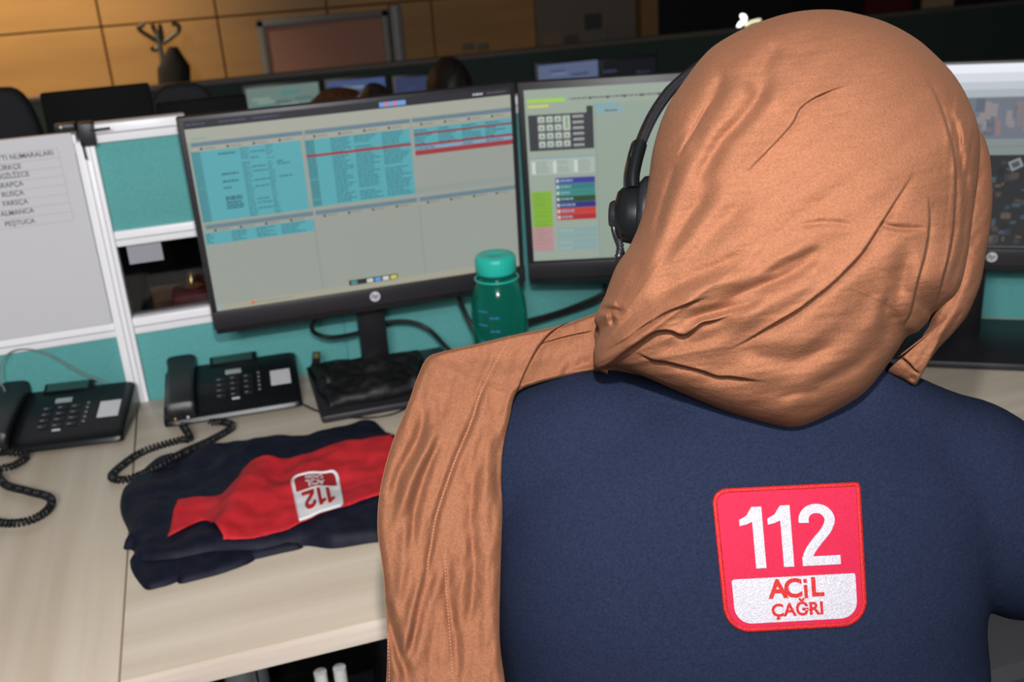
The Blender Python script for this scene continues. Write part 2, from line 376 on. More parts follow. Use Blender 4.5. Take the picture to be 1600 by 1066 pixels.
# paper list
pr = at_y(113, 205, -.006); pbr = at_y(168, 505, -.006)
px1 = -.0315; pz1 = pr[2] - .002; pz0 = DESK + .153
t = thing('notice_sheet', 'white sheet with a table of languages pinned on the left partition', 'notice', (px1 - .2, -.007, pz0))
b = B(); b.box((px1 - .44, -.0085, pz0), (px1, -.0075, pz1), 'paper'); b.build('sheet', t)
b = B(); yy = -.0088
rows = ["ÜLKELER VE HATTI NUMARALARI", "TÜRKÇE", "İNGİLİZCE", "ARAPÇA", "RUSÇA", "FARSÇA", "ALMANCA", "PEŞTUCA"]
cen = [(45, 243), (13, 262), (17, 275), (17, 289), (20, 303), (24, 317), (27, 332), (31, 348)]
rx = at_y(91, 234, -.0088)[0]
for i, (s_, (cx, cy)) in enumerate(zip(rows, cen)):
    p = at_y(cx, cy, -.0088)
    vs, fs = text_geo(s_, .0112, 0, 0.00015, .94, 'RIGHT' if i == 0 else 'CENTER')
    x0 = rx - .008 if i == 0 else p[0]
    if i in (1, 2, 3): x0 = at_y(12 if i == 1 else (17 if i == 2 else 15), cy, -.0088)[0]
    b.add([(v[0] + x0, yy, v[1] + p[2]) for v in vs], fs, 'ink')
lz = [at_y(85, y, -.0088)[2] for y in (230, 251)]
zz0 = at_y(91, 232, -.0088)[2]; zz1 = at_y(110, 345, -.0088)[2]
for k in range(9):
    z = zz0 + (zz1 - zz0) * k / 8
    b.quad(px1 - .40, z, rx, z + .0008, yy, 'line')
b.quad(rx - .0008, zz1, rx, zz0, yy, 'line')
b.build('printed_table', t)
# black cable bracket on top of the post
t = thing('cable_bracket', 'black clamp bracket with two thin arms on the partition post corner', 'bracket', (-.012, -.01, DESK + PT - .03))
a0 = at_y(120, 197, -.012); a1 = at_y(152, 226, -.012)
b = B(); b.box((a0[0], -.02, a1[2]), (a1[0], .012, a0[2] + .004), 'bezel', .003); b.build('clamp_body', t)
e = at_y(172, 200, -.022); f_ = at_y(149, 203, -.022)
b = B(); b.tube([f_ - [.008, 0, 0], e], .0018, 'black', 8); b.build('arm', t)
e = at_y(135, 249, -.022); f_ = at_y(128, 222, -.022)
b = B(); b.tube([f_, e], .0018, 'black', 8); b.build('arm', t)
t = thing('binder_clip', 'small black and silver clip on the top rail beside the bracket', 'clip', at_y(100, 200, -.01))
a0 = at_y(83, 196, -.012); a1 = at_y(119, 204, -.012)
b = B(); b.box((a0[0], -.016, a1[2]), (a1[0], .01, a0[2]), 'black', .002); b.build('clip_body', t)
c_ = at_y(95, 199, -.018); b = B(); b.ellipsoid(c_, (.003, .002, .003), 'silver', 12); b.build('rivet', t)
# behind the window pane; the added brass dome stands in for a flash reflection
c_ = at_y(300, 440, .12)
t = thing('flash_glint', 'brass dome on a maroon block standing in for the flash glint in the dark window pane', 'glint', (c_[0], .12, DESK))
b = B(); b.box((c_[0] - .04, .08, DESK), (c_[0] + .07, .16, c_[2] - .012), 'maroon', .01); b.build('base', t)
b = B(); b.lathe([(0, 0), (.022, .002), (.026, .008), (.01, .014), (.006, .03), (.0, .036)], 'brass', 24, (c_[0], .12, c_[2] - .013)); b.build('dome', t)
b = B(); b.box((.05, .10, DESK), (.15, .22, DESK + .012), 'label', .002); tag(b.build('notepad'), 'pale notepad lying on the far desk behind the window pane', 'notepad')

# ================================================================== DESKS
FY = -0.799   # front edge of the desk
sx = -0.0195
b = B(); b.box((sx + .001, FY, DESK - .028), (.93, -.006, DESK), 'wood_light', .0015)
b.box((sx + .001, FY - .0015, DESK - .0275), (.93, FY + .002, DESK - .0012), 'wood_edge', .0008)
t = thing('desk', 'beech desk top carrying the black phone and folded jacket, front edge visible', 'desk', (.4, -.4, 0), 0)
b.build('desktop', t)
b = B(); b.tube([(.10, -.70, .0), (.10, -.70, DESK - .03)], .02, 'grey_metal'); b.build('leg', t)
b = B(); b.tube([(.10, -.12, .0), (.10, -.12, DESK - .03)], .02, 'grey_metal'); b.build('leg', t)
b = B(); b.box((sx - 1.0, FY - .02, DESK - .028), (sx - .001, -.006, DESK), 'wood_left', .0015)
t = thing('desk', 'neighbouring beech desk top at the left with grain running front to back', 'desk', (-.5, -.4, 0), 0)
b.build('desktop', t)
b = B(); b.tube([(-.8, -.70, .0), (-.8, -.70, DESK - .03)], .02, 'grey_metal'); b.build('leg', t)
b = B(); b.tube([(-.8, -.12, .0), (-.8, -.12, DESK - .03)], .02, 'grey_metal'); b.build('leg', t)
# right wing of the corner desk
ca, sa = math.cos(-.5724), math.sin(-.5724)
def D(x, y): return (1.03 + ca * x - sa * y, sa * x + ca * y)
pts = [(.931, -.006), D(0, -.006), D(1.1, -.006), D(1.1, -.62), D(.55, -.62), (.931, FY)]
arc = smooth_path([D(.9, -.62), D(.62, -.52), (1.10, -.75), (.931, FY)], 6)
pts = [(.931, -.006), (1.028, -.006), D(1.1, -.006), D(1.1, -.62)] + [tuple(p) for p in arc]
t = thing('desk', 'curved beech corner desk at the right under the dark monitor base', 'desk', (1.4, -.4, 0), 0)
b = B(); b.prism(pts, DESK - .028, DESK, 'wood_light', 'z'); b.build('desktop', t)
q = D(.95, -.5); b = B(); b.tube([(q[0], q[1], 0), (q[0], q[1], DESK - .03)], .02, 'grey_metal'); b.build('leg', t)
# under the desk
t = thing('computer_tower', 'black computer tower with vent slots under the desk', 'computer', (.42, -.55, 0))
b = B(); b.box((.30, -.66, .08), (.46, -.25, .50), 'black', .006)
b.build('case', t)
b = B()
for k in range(7): b.box((.32, -.664, .36 + k * .016), (.44, -.659, .366 + k * .016), 'grey_metal')
b.build('vent', t)
t = thing('footrest_frame', 'pale grey tubular frame under the desk with two upright tube ends', 'frame', (.2, -.72, 0))
for (px, py) in ((500, 1050), (530, 1043)):
    q = at_d(px, py, 1.35)
    b = B(); b.tube([(q[0], q[1], 0.0), (q[0], q[1], q[2])], .0085, 'label', 14); b.build('upright', t)
q0 = at_d(500, 1085, 1.35); q1 = at_d(530, 1085, 1.35)
b = B(); b.tube([(q0[0], q0[1], q0[2]), (q1[0], q1[1], q0[2])], .007, 'white_metal', 12); b.build('crossbar', t)
t = thing('drawer_pedestal', 'pale grey drawer pedestal standing on the floor at the right', 'cabinet', (.98, -.95, 0))
q = at_d(1580, 1040, 1.45)
b = B(); b.box((q[0] - .12, q[1], 0.03), (q[0] + .3, q[1] + .45, q[2] + .0), 'pedestal', .004); b.build('body', t)
for k in range(3):
    z0 = .05 + k * (q[2] - .07) / 3
    b = B(); b.box((q[0] - .11, q[1] - .015, z0), (q[0] + .29, q[1] + .002, z0 + (q[2] - .07) / 3 - .01), 'pedestal', .003); b.build('drawer', t)

# ================================================================== MONITORS
MW, MH = .5266, .3408
def monitor_shell(t, base=True, foot=(.28, .2)):
    # local frame: x across (centre 0), front of panel at y=0 facing -y, z=0 panel bottom
    b = B(); b.box((-MW / 2, .0, 0), (MW / 2, .018, MH), 'bezel', .003)
    b.box((-MW / 2 + .0, -.004, 0), (MW / 2, .002, .030), 'bezel', .002)
    b.box((-MW / 2 + .002, .004, -.012), (MW / 2 - .002, .03, .01), 'black', .004)
    b.build('panel', t, local=True)
    b = B(); b.box((-MW / 2 + .05, .016, .03), (MW / 2 - .05, .045, MH - .04), 'black', .012); b.build('back_cover', t, local=True)
    b = B(); vs = [(.0085 * math.cos(2 * PI * k / 24), .0085 * math.sin(2 * PI * k / 24)) for k in range(24)]
    b.prism([(x, z + .0165) for x, z in vs], -.0055, -.004, 'logo')
    lv, lf = text_geo('hp', .0145, 0, .0002)
    b.add([(v[0] * .85 + v[1] * .2, -.0058, v[1] * .85 + .0175) for v in lv], lf, 'bezel')
    b.build('badge', t, local=True)
def monitor(label, pos, yaw, tilt, stand=(0, .08), basebox=None, group='flat black monitors on the operator desk'):
    # pos = bottom centre of the panel in the world
    t = bpy.data.objects.new('monitor', None); C.objects.link(t); t.empty_display_size = .05
    t.matrix_world = Matrix.Translation(Vector(pos)) @ Matrix.Rotation(yaw, 4, 'Z') @ Matrix.Rotation(-tilt, 4, 'X')
    tag(t, label, 'monitor', group)
    monitor_shell(t)
    T = Matrix.Translation(Vector((pos[0], pos[1], DESK))) @ Matrix.Rotation(yaw, 4, 'Z')
    Ti = T
    h = pos[2] - DESK
    cx, cy = stand
    b = B(Ti); b.box((cx - .024, cy, .01), (cx + .024, cy + .03, h + .18), 'black', .004)
    b.box((cx - .04, .03, h + .08), (cx + .04, cy + .01, h + .2), 'black', .004); o = b.build('column', t)
    b = B(Ti); (x0, y0, x1, y1) = basebox
    b.box((x0, y0, 0), (x1, y1, .014), 'bezel', .005); b.build('foot', t)
    return t
def U(x): return x - MW / 2
m1 = monitor('monitor at left with teal call tables and red rows on screen', (.3972, -.17, DESK + .1656), -.0165, -.04, (.0, .075), (-.12, -.075, .135, .15))
m2 = monitor('middle monitor showing a keypad and coloured buttons, beside the headset', (.9222, -.2409, DESK + .1609), -.3505, -.03, (.0, .055), (-.12, -.02, .12, .16))
m3 = monitor('right-hand monitor with video pictures, partly hidden by the rust scarf', (1.4048, -.4393, DESK + .1522), -.5724, -.03, (-.02, .05), (-.17, -.10, .14, .12))

TEXT = glow(42, 92, 104); 
def rnd_text_rows(b, x0, x1, z0, z1, n, y, m, fill=(.5, 1.0), h=.45, left=True):
    for k in range(n):
        if random.random() > .96: continue
        wz = (z1 - z0) / n; z = z1 - wz * (k + .5); l = (x1 - x0) * random.uniform(*fill)
        x = x0
        while x < x0 + l:
            s_ = random.uniform(.003, .009); e = min(x + s_, x0 + l)
            b.quad(x, z - wz * h / 2, e, z + wz * h / 2, y, m); x = e + .0011
# --- screen 1
b = B(); y = -.0003; S = .0002
q = lambda x0, z0, x1, z1, lay, m: b.quad(U(x0), z0, U(x1), z1, y - lay * S, m)
q(.0095, .031, .517, .3345, 0, glow(30, 30, 38))
q(.0095, .031, .517, .3225, 1, glow(146, 152, 144))
q(.0095, .18, .517, .19, 2, glow(140, 148, 142)); q(.0095, .0305, .517, .0415, 2, glow(158, 156, 138))
q(.0095, .303, .517, .3225, 2, glow(160, 162, 150))
for x0, x1 in ((.015, .181), (.185, .350), (.354, .517)):
    q(x0, .2955, x1, .3015, 2, glow(96, 122, 136)); q(x0, .1665, x1, .1735, 2, glow(98, 124, 136))
    q(x0, .288, x1, .2945, 2, glow(158, 158, 146)); q(x0, .1605, x1, .1665, 2, glow(150, 152, 142))
    for k in range(4):
        for z in (.2913, .1635):
            q(x0 + .012 + k * .039, z - .0016, x0 + .0155 + k * .039, z + .0016, 3, glow(36, 36, 40))
            q(x0 + .018 + k * .039, z - .0009, x0 + .034 + k * .039, z + .0009, 3, glow(130, 128, 118))
TEAL = glow(82, 160, 170)
for (x0, x1, z1, z0) in ((.0125, .1765, .288, .178), (.1825, .3485, .2865, .180), (.354, .517, .285, .243), (.0115, .1795, .161, .1415)):
    q(x0, z0, x1, z1, 3, TEAL)
q(.0125, .178, .0265, .288, 4, glow(72, 142, 150)); q(.1825, .18, .197, .2865, 4, glow(72, 142, 150))
rows = 30
rnd_text_rows(b, U(.0135), U(.026), .178, .288, 34, y - 5 * S, glow(58, 118, 128), (.9, 1))
rnd_text_rows(b, U(.0845), U(.098), .178, .288, 34, y - 5 * S, glow(52, 112, 122), (.7, 1))
rnd_text_rows(b, U(.123), U(.134), .178, .288, 34, y - 5 * S, glow(52, 112, 122), (.5, 1))
for z, l in ((.281, .027), (.271, .024), (.256, .03), (.2495, .026), (.238, .025), (.228, .012), (.213, .026), (.2095, .026), (.2045, .024), (.2, .026), (.196, .026)):
    rnd_text_rows(b, U(.052), U(.052 + l), z - .0015, z + .0015, 1, y - 5 * S, TEXT, (.95, 1), .9)
for z, l in ((.279, .024), (.27, .012), (.256, .022), (.249, .024), (.235, .026), (.225, .022), (.205, .02), (.199, .024), (.19, .024)):
    rnd_text_rows(b, U(.099), U(.099 + l), z - .0015, z + .0015, 1, y - 5 * S, glow(56, 116, 126), (.95, 1), .8)
for z, l in ((.26, .01), (.256, .02), (.236, .022)):
    rnd_text_rows(b, U(.137), U(.137 + l), z - .0015, z + .0015, 1, y - 5 * S, glow(52, 112, 122), (.95, 1), .8)
for x0, x1, f in ((.184, .197, .95), (.222, .254, .6), (.259, .298, .62), (.303, .346, .6)):
    rnd_text_rows(b, U(x0), U(x1), .182, .286, 26, y - 5 * S, glow(54, 116, 128), (f, 1), .55)
RED = glow(150, 48, 52)
q(.1825, .2595, .3485, .2635, 6, RED)
for z0, z1 in ((.275, .2785), (.2565, .2605), (.2425, .2505)): q(.354, z0, .517, z1, 6, RED)
q(.3545, .2505, .517, .2565, 4, glow(120, 158, 180))
for x0 in (.355, .394, .433, .472): rnd_text_rows(b, U(x0), U(x0 + .034), .251, .284, 8, y - 7 * S, glow(60, 96, 112), (.4, 1), .45)
for x0, x1 in ((.013, .026), (.052, .08), (.09, .124), (.129, .168)): rnd_text_rows(b, U(x0), U(x1), .143, .160, 5, y - 5 * S, glow(52, 112, 122), (.5, 1), .5)
q(.1803, .042, .1812, .16, 3, glow(120, 124, 120)); q(.3518, .042, .3527, .16, 3, glow(120, 124, 120))
q(.224, .0405, .305, .0495, 5, glow(20, 26, 24))
for k, c in enumerate(((70, 130, 140), (30, 34, 34), (190, 200, 190), (90, 150, 210), (200, 205, 200), (200, 190, 90))):
    q(.227 + k * .0132, .0415, .2375 + k * .0132, .048, 6, glow(*c))
q(.065, .0345, .070, .039, 5, glow(210, 90, 60)); q(.012, .033, .018, .038, 5, glow(110, 170, 200))
rnd_text_rows(b, U(.072), U(.13), .0355, .038, 1, y - 4 * S, glow(120, 120, 110), (1, 1))
q(.304, .3245, .346, .332, 3, glow(110, 150, 215)); q(.312, .326, .318, .331, 4, glow(220, 110, 110)); q(.326, .326, .332, .331, 4, glow(220, 110, 110))
for x0, x1 in ((.012, .04), (.06, .10), (.11, .15)): rnd_text_rows(b, U(x0), U(x1), .3265, .3315, 1, y - 3 * S, glow(62, 70, 100), (1, 1), .5)
for x0, x1 in ((.455, .472),): rnd_text_rows(b, U(x0), U(x1), .326, .331, 1, y - 3 * S, glow(190, 190, 195), (1, 1), .6)
for x0, x1 in ((.478, .51),): rnd_text_rows(b, U(x0), U(x1), .326, .331, 1, y - 3 * S, glow(90, 90, 95), (1, 1), .4)
rnd_text_rows(b, U(.016), U(.04), .306, .309, 1, y - 3 * S, glow(120, 150, 140), (1, 1), .7)
b.build('screen_image', m1, 0, local=True)
# --- screen 2
b = B()
q(.0105, .033, .517, .328, 0, glow(148, 160, 148))
q(.126, .033, .517, .30, 1, glow(142, 156, 144)); q(.1255, .033, .1265, .30, 2, glow(118, 134, 130))
q(.015, .3065, .077, .3125, 2, glow(150, 200, 66)); q(.016, .2985, .05, .3025, 2, glow(196, 200, 80))
rnd_text_rows(b, U(.085), U(.24), .307, .313, 1, y - 2 * S, glow(100, 112, 108), (1, 1), .5)
for k in range(5): q(.117 + k * .028, .3075, .1205 + k * .028, .3115, 3, glow(40, 44, 44))
q(.1265, .2925, .165, .3, 3, glow(120, 158, 170)); q(.1265, .284, .175, .2915, 3, glow(126, 160, 166)); rnd_text_rows(b, U(.142), U(.162), .286, .289, 1, y - 4 * S, glow(70, 84, 90), (1, 1), .8)
q(.0150, .2265, .1225, .2865, 3, glow(44, 48, 54)); q(.112, .285, .1225, .297, 3, glow(38, 44, 44))
for i in range(4):
    for j in range(4):
        if (i, j) in ((3, 1),): continue
        x0 = .0305 + i * .0138; z0 = .2720 - j * .0137
        if i == 3 and j == 0: q(x0, z0 - .0135, x0 + .0125, z0 + .0115, 4, glow(172, 184, 170)); q(x0 + .005, z0 - .01, x0 + .0085, z0 + .009, 5, glow(110, 150, 110)); continue
        q(x0, z0, x0 + .0122, z0 + .0115, 4, glow(138, 148, 142)); q(x0 + .0015, z0 + .003, x0 + .0105, z0 + .011, 5, glow(186, 194, 184)); q(x0 + .004, z0 + .0045, x0 + .008, z0 + .008, 6, glow(84, 100, 92))
for j in range(6): q(.0885, .2310 + j * .0095, .1065, .2355 + j * .0095, 4, glow(158, 164, 160)); q(.0895, .2318 + j * .0095, .1055, .2328 + j * .0095, 5, glow(90, 94, 94))
q(.0150, .1855, .1225, .2145, 3, glow(162, 176, 168)); q(.0150, .2125, .1225, .2145, 4, glow(118, 150, 160))
for k in range(3):
    q(.0170 + k * .0355, .1875, .0225 + k * .0355, .208, 4, glow(196, 204, 190)); rnd_text_rows(b, U(.024 + k * .0355), U(.046 + k * .0355), .188, .209, 9, y - 4 * S, glow(136, 150, 140), (.8, 1), .5)
cols = [(52, 54, 140), (40, 118, 120), (44, 128, 122), (24, 70, 40), (40, 40, 116), (186, 54, 48), (168, 34, 40)]
hh = (.1788 - .1045) / 7
for k, c in enumerate(cols):
    z1 = .1788 - k * hh; q(.0550, z1 - hh + .0003, .1220, z1, 3, glow(*c)); q(.0565, z1 - hh * .75, .0605, z1 - hh * .25, 4, glow(200, 205, 205))
    rnd_text_rows(b, U(.063), U(.088), z1 - hh * .65, z1 - hh * .3, 1, y - 4 * S, glow(130, 160, 180), (.6, 1), .9)
q(.0130, .0940, .0475, .1570, 3, glow(122, 170, 46)); q(.0120, .0505, .0462, .0938, 3, glow(176, 132, 140))
for k in range(8): q(.0145, .0975 + k * .0075, .046, .0979 + k * .0075, 4, glow(96, 142, 40))
rnd_text_rows(b, U(.018), U(.042), .055, .155, 16, y - 4 * S, glow(120, 140, 70), (.5, 1), .25)
for k in range(4): q(.0545, .0505 + k * .0105, .1232, .0592 + k * .0105, 3, glow(128, 158, 160)); rnd_text_rows(b, U(.058), U(.11), .0525 + k * .0105, .0565 + k * .0105, 1, y - 4 * S, glow(150, 176, 172), (.4, .9), .6)
b.build('screen_image', m2, 0, local=True)
# --- screen 3
b = B()
q(.0105, .033, .517, .336, 0, glow(120, 128, 130))
for k, (z0, z1, c) in enumerate(((.322, .336, (232, 234, 244)), (.308, .322, (208, 212, 222)), (.296, .308, (186, 192, 202)), (.284, .296, (166, 174, 182)))):
    q(.0105, z0, .517, z1, 1, glow(*c))
q(.0105, .2165, .517, .282, 2, glow(104, 110, 122))
random.seed(3)
for k in range(60):
    x0 = random.uniform(.15, .45); z0 = random.uniform(.217, .262); c = random.choice(((120, 112, 118), (96, 104, 118), (134, 128, 130), (86, 96, 110), (140, 112, 108)))
    q(x0, z0, x0 + random.uniform(.006, .016), min(.282, z0 + random.uniform(.006, .03)), 3 + k % 4, glow(*c))
q(.0105, .190, .517, .216, 2, glow(124, 136, 134)); q(.0105, .2035, .517, .2045, 3, glow(96, 106, 108))
q(.0105, .034, .517, .190, 2, glow(34, 36, 38))
for k in range(150):
    x0 = random.uniform(.2, .48); z0 = random.uniform(.036, .18); c = random.choice(((58, 58, 62), (84, 78, 72), (48, 54, 62), (70, 62, 56), (28, 28, 30), (96, 72, 60), (60, 74, 88)))
    w_ = random.uniform(.003, .016); q(x0, z0, x0 + w_, min(.19, z0 + random.uniform(.003, .012)), 3 + k % 5, glow(*c))
b.add([(U(.272), y - 9 * S, .178), (U(.289), y - 9 * S, .186), (U(.296), y - 9 * S, .172), (U(.279), y - 9 * S, .163)], [(0, 1, 2, 3)], glow(130, 136, 136))
b.add([(U(.276), y - 10 * S, .176), (U(.287), y - 10 * S, .181), (U(.291), y - 10 * S, .173), (U(.281), y - 10 * S, .168)], [(0, 1, 2, 3)], glow(70, 74, 76))
b.build('screen_image', m3, 0, local=True)
random.seed(11)

# ================================================================== PHONES
def phone_parts(t, cardcol='label', silver=True):
    # local: x 0..W across, y 0..D back, front height .02, rear height .055
    W, Dp = .228, .155
    b = B()
    prof = [(0.0, .004), (.004, .014), (.018, .021), (Dp - .012, .052), (Dp, .046), (Dp, .004)]
    xs_ = [0, .004, .02, .17, W - .014, W - .004, W]
    sc_ = [.86, .96, 1, 1, 1, .97, .88]
    vs = []; 
    for x, k in zip(xs_, sc_):
        for (yy_, zz_) in prof: vs.append((x, Dp / 2 + (yy_ - Dp / 2) * (1 - (1 - k) * .5), .004 + (zz_ - .004) * k))
    n = len(prof); fs = []
    for i in range(len(xs_) - 1):
        for j in range(n): fs.append((i * n + j, (i + 1) * n + j, (i + 1) * n + (j + 1) % n, i * n + (j + 1) % n))
    fs += [tuple(range(n)), tuple((len(xs_) - 1) * n + j for j in range(n))[::-1]]
    b.add(vs, fs, 'gloss')
    o = b.build('body', t, 50, local=True); md = o.modifiers.new('bevel', 'BEVEL'); md.width = .004; md.segments = 3; md.limit_method = 'ANGLE'
    sl = (.052 - .021) / (Dp - .03); top = lambda y_: .021 + (y_ - .018) * sl
    def pad(x0, y0, x1, y1, h, m, bb): 
        bb.add([(x0, y0, top(y0) + h), (x1, y0, top(y0) + h), (x1, y1, top(y1) + h), (x0, y1, top(y1) + h),
                (x0, y0, top(y0) - .002), (x1, y0, top(y0) - .002), (x1, y1, top(y1) - .002), (x0, y1, top(y1) - .002)],
               [(0, 1, 2, 3), (4, 5, 1, 0), (5, 6, 2, 1), (6, 7, 3, 2), (7, 4, 0, 3)], m)
    b = B()
    for i in range(3):
        for j in range(4): pad(.088 + i * .023, .038 + j * .0155, .103 + i * .023, .047 + j * .0155, .002, 'black', b)
    b.build('keypad', t, 0, local=True)
    b = B()
    for i in range(3):
        for j in range(4): pad(.089 + i * .023, .041 + j * .0155, .095 + i * .023, .0435 + j * .0155, .0022, 'keymark', b)
    pad(.113, .030, .126, .033, .0015, 'label', b)
    for i in range(5): pad(.158, .045 + i * .012, .162, .048 + i * .012, .0015, 'keymark', b)
    b.build('key_marking', t, 0, local=True)
    b = B(); pad(.104, .104, .131, .113, .0022, 'silver' if silver else 'keymark', b); b.build('navigation_button', t, 0, local=True)
    b = B(); pad(.180, .052, .214, .093, .001, 'paper', b); tag(b.build('memory_card', t, 0, local=True), 'pale paper name card')
    b = B(); bb = B()
    T = Matrix.Translation(Vector((0, Dp - .02, .048))) @ Matrix.Rotation(math.radians(20), 4, 'X')
    b.T = T; b.box((.078, -.002, -.002), (.160, .022, .005), 'gloss', .002); b.build('display_housing', t, local=True)
    bb.T = T; bb.box((.084, .001, .004), (.152, .019, .0058), 'lcd'); bb.build('display', t, 0, local=True)
    # handset
    b = B(); pts = [(-.004, .058), (.04, .050), (Dp * .5, .054), (Dp - .02, .072), (Dp + .012, .080)]
    P = smooth_path([(.031, -.010, .030), (.031, .02, .040), (.031, .07, .049), (.031, .12, .057), (.031, .152, .060)], 5)
    rows = []
    for i, p in enumerate(P):
        s_ = i / (len(P) - 1); e = abs(2 * s_ - 1) ** 3
        wd = .0225 + .0045 * e; ht = .011 + .006 * e
        if i in (0, len(P) - 1): wd *= .8; ht *= .45
        rows.append([(p[0] + wd * math.copysign(abs(math.cos(a)) ** .45, math.cos(a)), p[1], p[2] + ht * math.copysign(abs(math.sin(a)) ** .6, math.sin(a))) for a in [2 * PI * k / 28 for k in range(28)]])
    b.grid(rows, 'black', closed_v=True); b.add(rows[0], [tuple(range(28))], 'black'); b.add(rows[-1], [tuple(range(28))[::-1]], 'black')
    h = b.build('handset', t, 50, local=True)
    b = B(); b.ellipsoid((.022, -.012, .022), (.003, .002, .003), 'brass', 10); b.ellipsoid((.042, -.012, .022), (.003, .002, .003), 'silver', 10); o = b.build('contact_stud', h, 50, local=True)
    o.parent = h
ph2 = thing('desk_phone', 'black corded phone beside the folded navy and red jacket', 'phone', (.027, -.150, DESK), math.radians(-3.5), 'black corded desk phones')
phone_parts(ph2)
ph1 = copy_tree(ph2); ph1['label'] = 'black corded phone at the left edge under the language list'
ph1.matrix_world = Matrix.Translation(Vector((-.262, -.138, DESK))) @ Matrix.Rotation(math.radians(-9), 4, 'Z')

def coil(path, Rc, r, pitch, name, label, cat, group=None, m='rubber', ends=True):
    P = smooth_path(path, 12); L_ = np.linalg.norm(np.diff(P, axis=0), axis=1).sum()
    turns = int(L_ / pitch); n = turns * 10; P = resample(P, n)
    pts = []
    up = Vector((0, 0, 1)); 
    for i in range(n):
        t = Vector(P[min(i + 1, n - 1)] - P[max(i - 1, 0)]).normalized()
        s_ = t.cross(up).normalized(); u_ = s_.cross(t)
        a = 2 * PI * i / 10; k = min(1, i / 8, (n - 1 - i) / 8)
        pts.append(Vector(P[i]) + (s_ * math.cos(a) + u_ * math.sin(a)) * Rc * k)
    b = B(); b.tube(pts, r, m, 6)
    return tag(b.build(name, None, 60), label, cat, group)
Zc = DESK + .009
zz = lambda px, py, h=.009: tuple(at_z(px, py, DESK + h))
def hp(px, py, h): return tuple(at_z(px, py, DESK + h))
coil([hp(284, 662, .02), hp(297, 685, .012), hp(280, 688, .010), hp(225, 705, .009), hp(190, 728, .009), hp(174, 745, .009), hp(190, 750, .009), hp(215, 744, .010), hp(250, 728, .026), hp(285, 708, .028), hp(325, 690, .011), hp(362, 668, .010), hp(350, 660, .010), hp(325, 660, .010)],
     .0046, .0020, .0062, 'coiled_cord', 'black coiled handset cord looping in front of the phone beside the jacket', 'cord')
coil([hp(12, 706, .02), hp(42, 712, .010), hp(20, 728, .009), hp(-4, 735, .009), hp(8, 757, .009), hp(45, 768, .009), hp(78, 778, .009), hp(76, 795, .009), hp(50, 812, .009), hp(15, 818, .009), hp(-30, 812, .009)],
     .0046, .0020, .0062, 'coiled_cord', 'black coiled handset cord curling at the left edge of the picture', 'cord')
def cable(path, r, name, label, m='rubber', cat='cable', n=8):
    b = B(); b.tube(smooth_path(path, 8), r, m, n); return tag(b.build(name, None, 60), label, cat)
cable([hp(462, 626, .006), hp(490, 640, .003), hp(520, 650, .003), hp(570, 653, .003), hp(610, 648, .003), hp(640, 636, .003)], .0016, 'thin_cable', 'thin black cable running from the phone past the pouch', cat='cable')
cable([at_y(165, 600, -.03), at_y(120, 580, -.02), at_y(70, 552, -.012), at_y(30, 546, -.012), at_y(6, 560, -.015), at_y(0, 590, -.02), at_y(8, 612, -.04)], .0013, 'phone_line', 'thin grey phone line arching above the left phone', 'cordgrey')
cable([at_y(497, 492, -.10), at_y(487, 510, -.09), at_y(495, 522, -.08), at_y(520, 527, -.08), at_y(560, 520, -.07), at_y(600, 505, -.06), at_y(640, 503, -.06), at_y(670, 515, -.07), at_y(695, 540, -.10), at_y(715, 560, -.12)], .0038, 'power_cable', 'black cable looping behind the stand of the left monitor')
cable([at_y(712, 452, -.115), at_y(725, 485, -.115), at_y(742, 520, -.13), at_y(760, 560, -.16), at_y(775, 585, -.18)], .0042, 'power_cable', 'straight black cable slanting down behind the green bottle')
cable([at_y(945, 445, -.05), at_y(940, 460, -.05), at_y(900, 478, -.05), at_y(860, 492, -.055), at_y(810, 505, -.06), at_y(770, 515, -.07)], .0045, 'video_cable', 'thick dark cable curving under the middle monitor to the bottle')
cable([at_y(950, 450, -.045), at_y(935, 470, -.045), at_y(895, 486, -.045), at_y(850, 500, -.05), at_y(800, 515, -.055), at_y(765, 524, -.065)], .0028, 'video_cable', 'thin dark cable just beneath the thick cable under the middle monitor')

# pouch on the monitor foot
def px_quadgrid(corners, n, mm):
    TL, TR, BR, BL = [np.array(c, float) for c in corners]; G = np.zeros((n, mm, 2))
    for i in range(n):
        for j in range(mm):
            u, v = j / (mm - 1), i / (n - 1); G[i, j] = (TL * (1 - u) + TR * u) * (1 - v) + (BL * (1 - u) + BR * u) * v
    return G
t = thing('pouch', 'limp black nylon pouch lying across the foot of the left monitor', 'bag', at_z(570, 600, DESK + .02))
n_, m_ = 40, 60; G = np.zeros((n_, m_, 3))
A0 = at_z(482, 578, DESK + .016); A1 = at_z(660, 556, DESK + .016); A2 = at_z(660, 612, DESK + .016); A3 = at_z(512, 640, DESK + .016)
for i in range(n_):
    for j in range(m_):
        u, v = j / (m_ - 1), i / (n_ - 1)
        p = (A0 * (1 - u) + A1 * u) * (1 - v) + (A3 * (1 - u) + A2 * u) * v
        e = min(1, 6 * u, 6 * (1 - u), 6 * v, 6 * (1 - v)); e = max(0, 1 - (1 - e) ** 2) ** .5
        h = .022 + .012 * noise.noise(Vector((u * 3, v * 5, 1))) + .006 * noise.noise(Vector((u * 9, v * 14, 3)))
        G[i, j] = p + np.array([.004 * math.sin(v * 9), .004 * math.sin(u * 8), e * h])
b = B(); b.grid(G, 'bag'); o = b.build('pouch_body', t, 80)
md = o.modifiers.new('thickness', 'SOLIDIFY'); md.thickness = .002
b = B(); P0 = at_z(488, 574, DESK + .03); P1 = at_z(504, 573, DESK + .03)
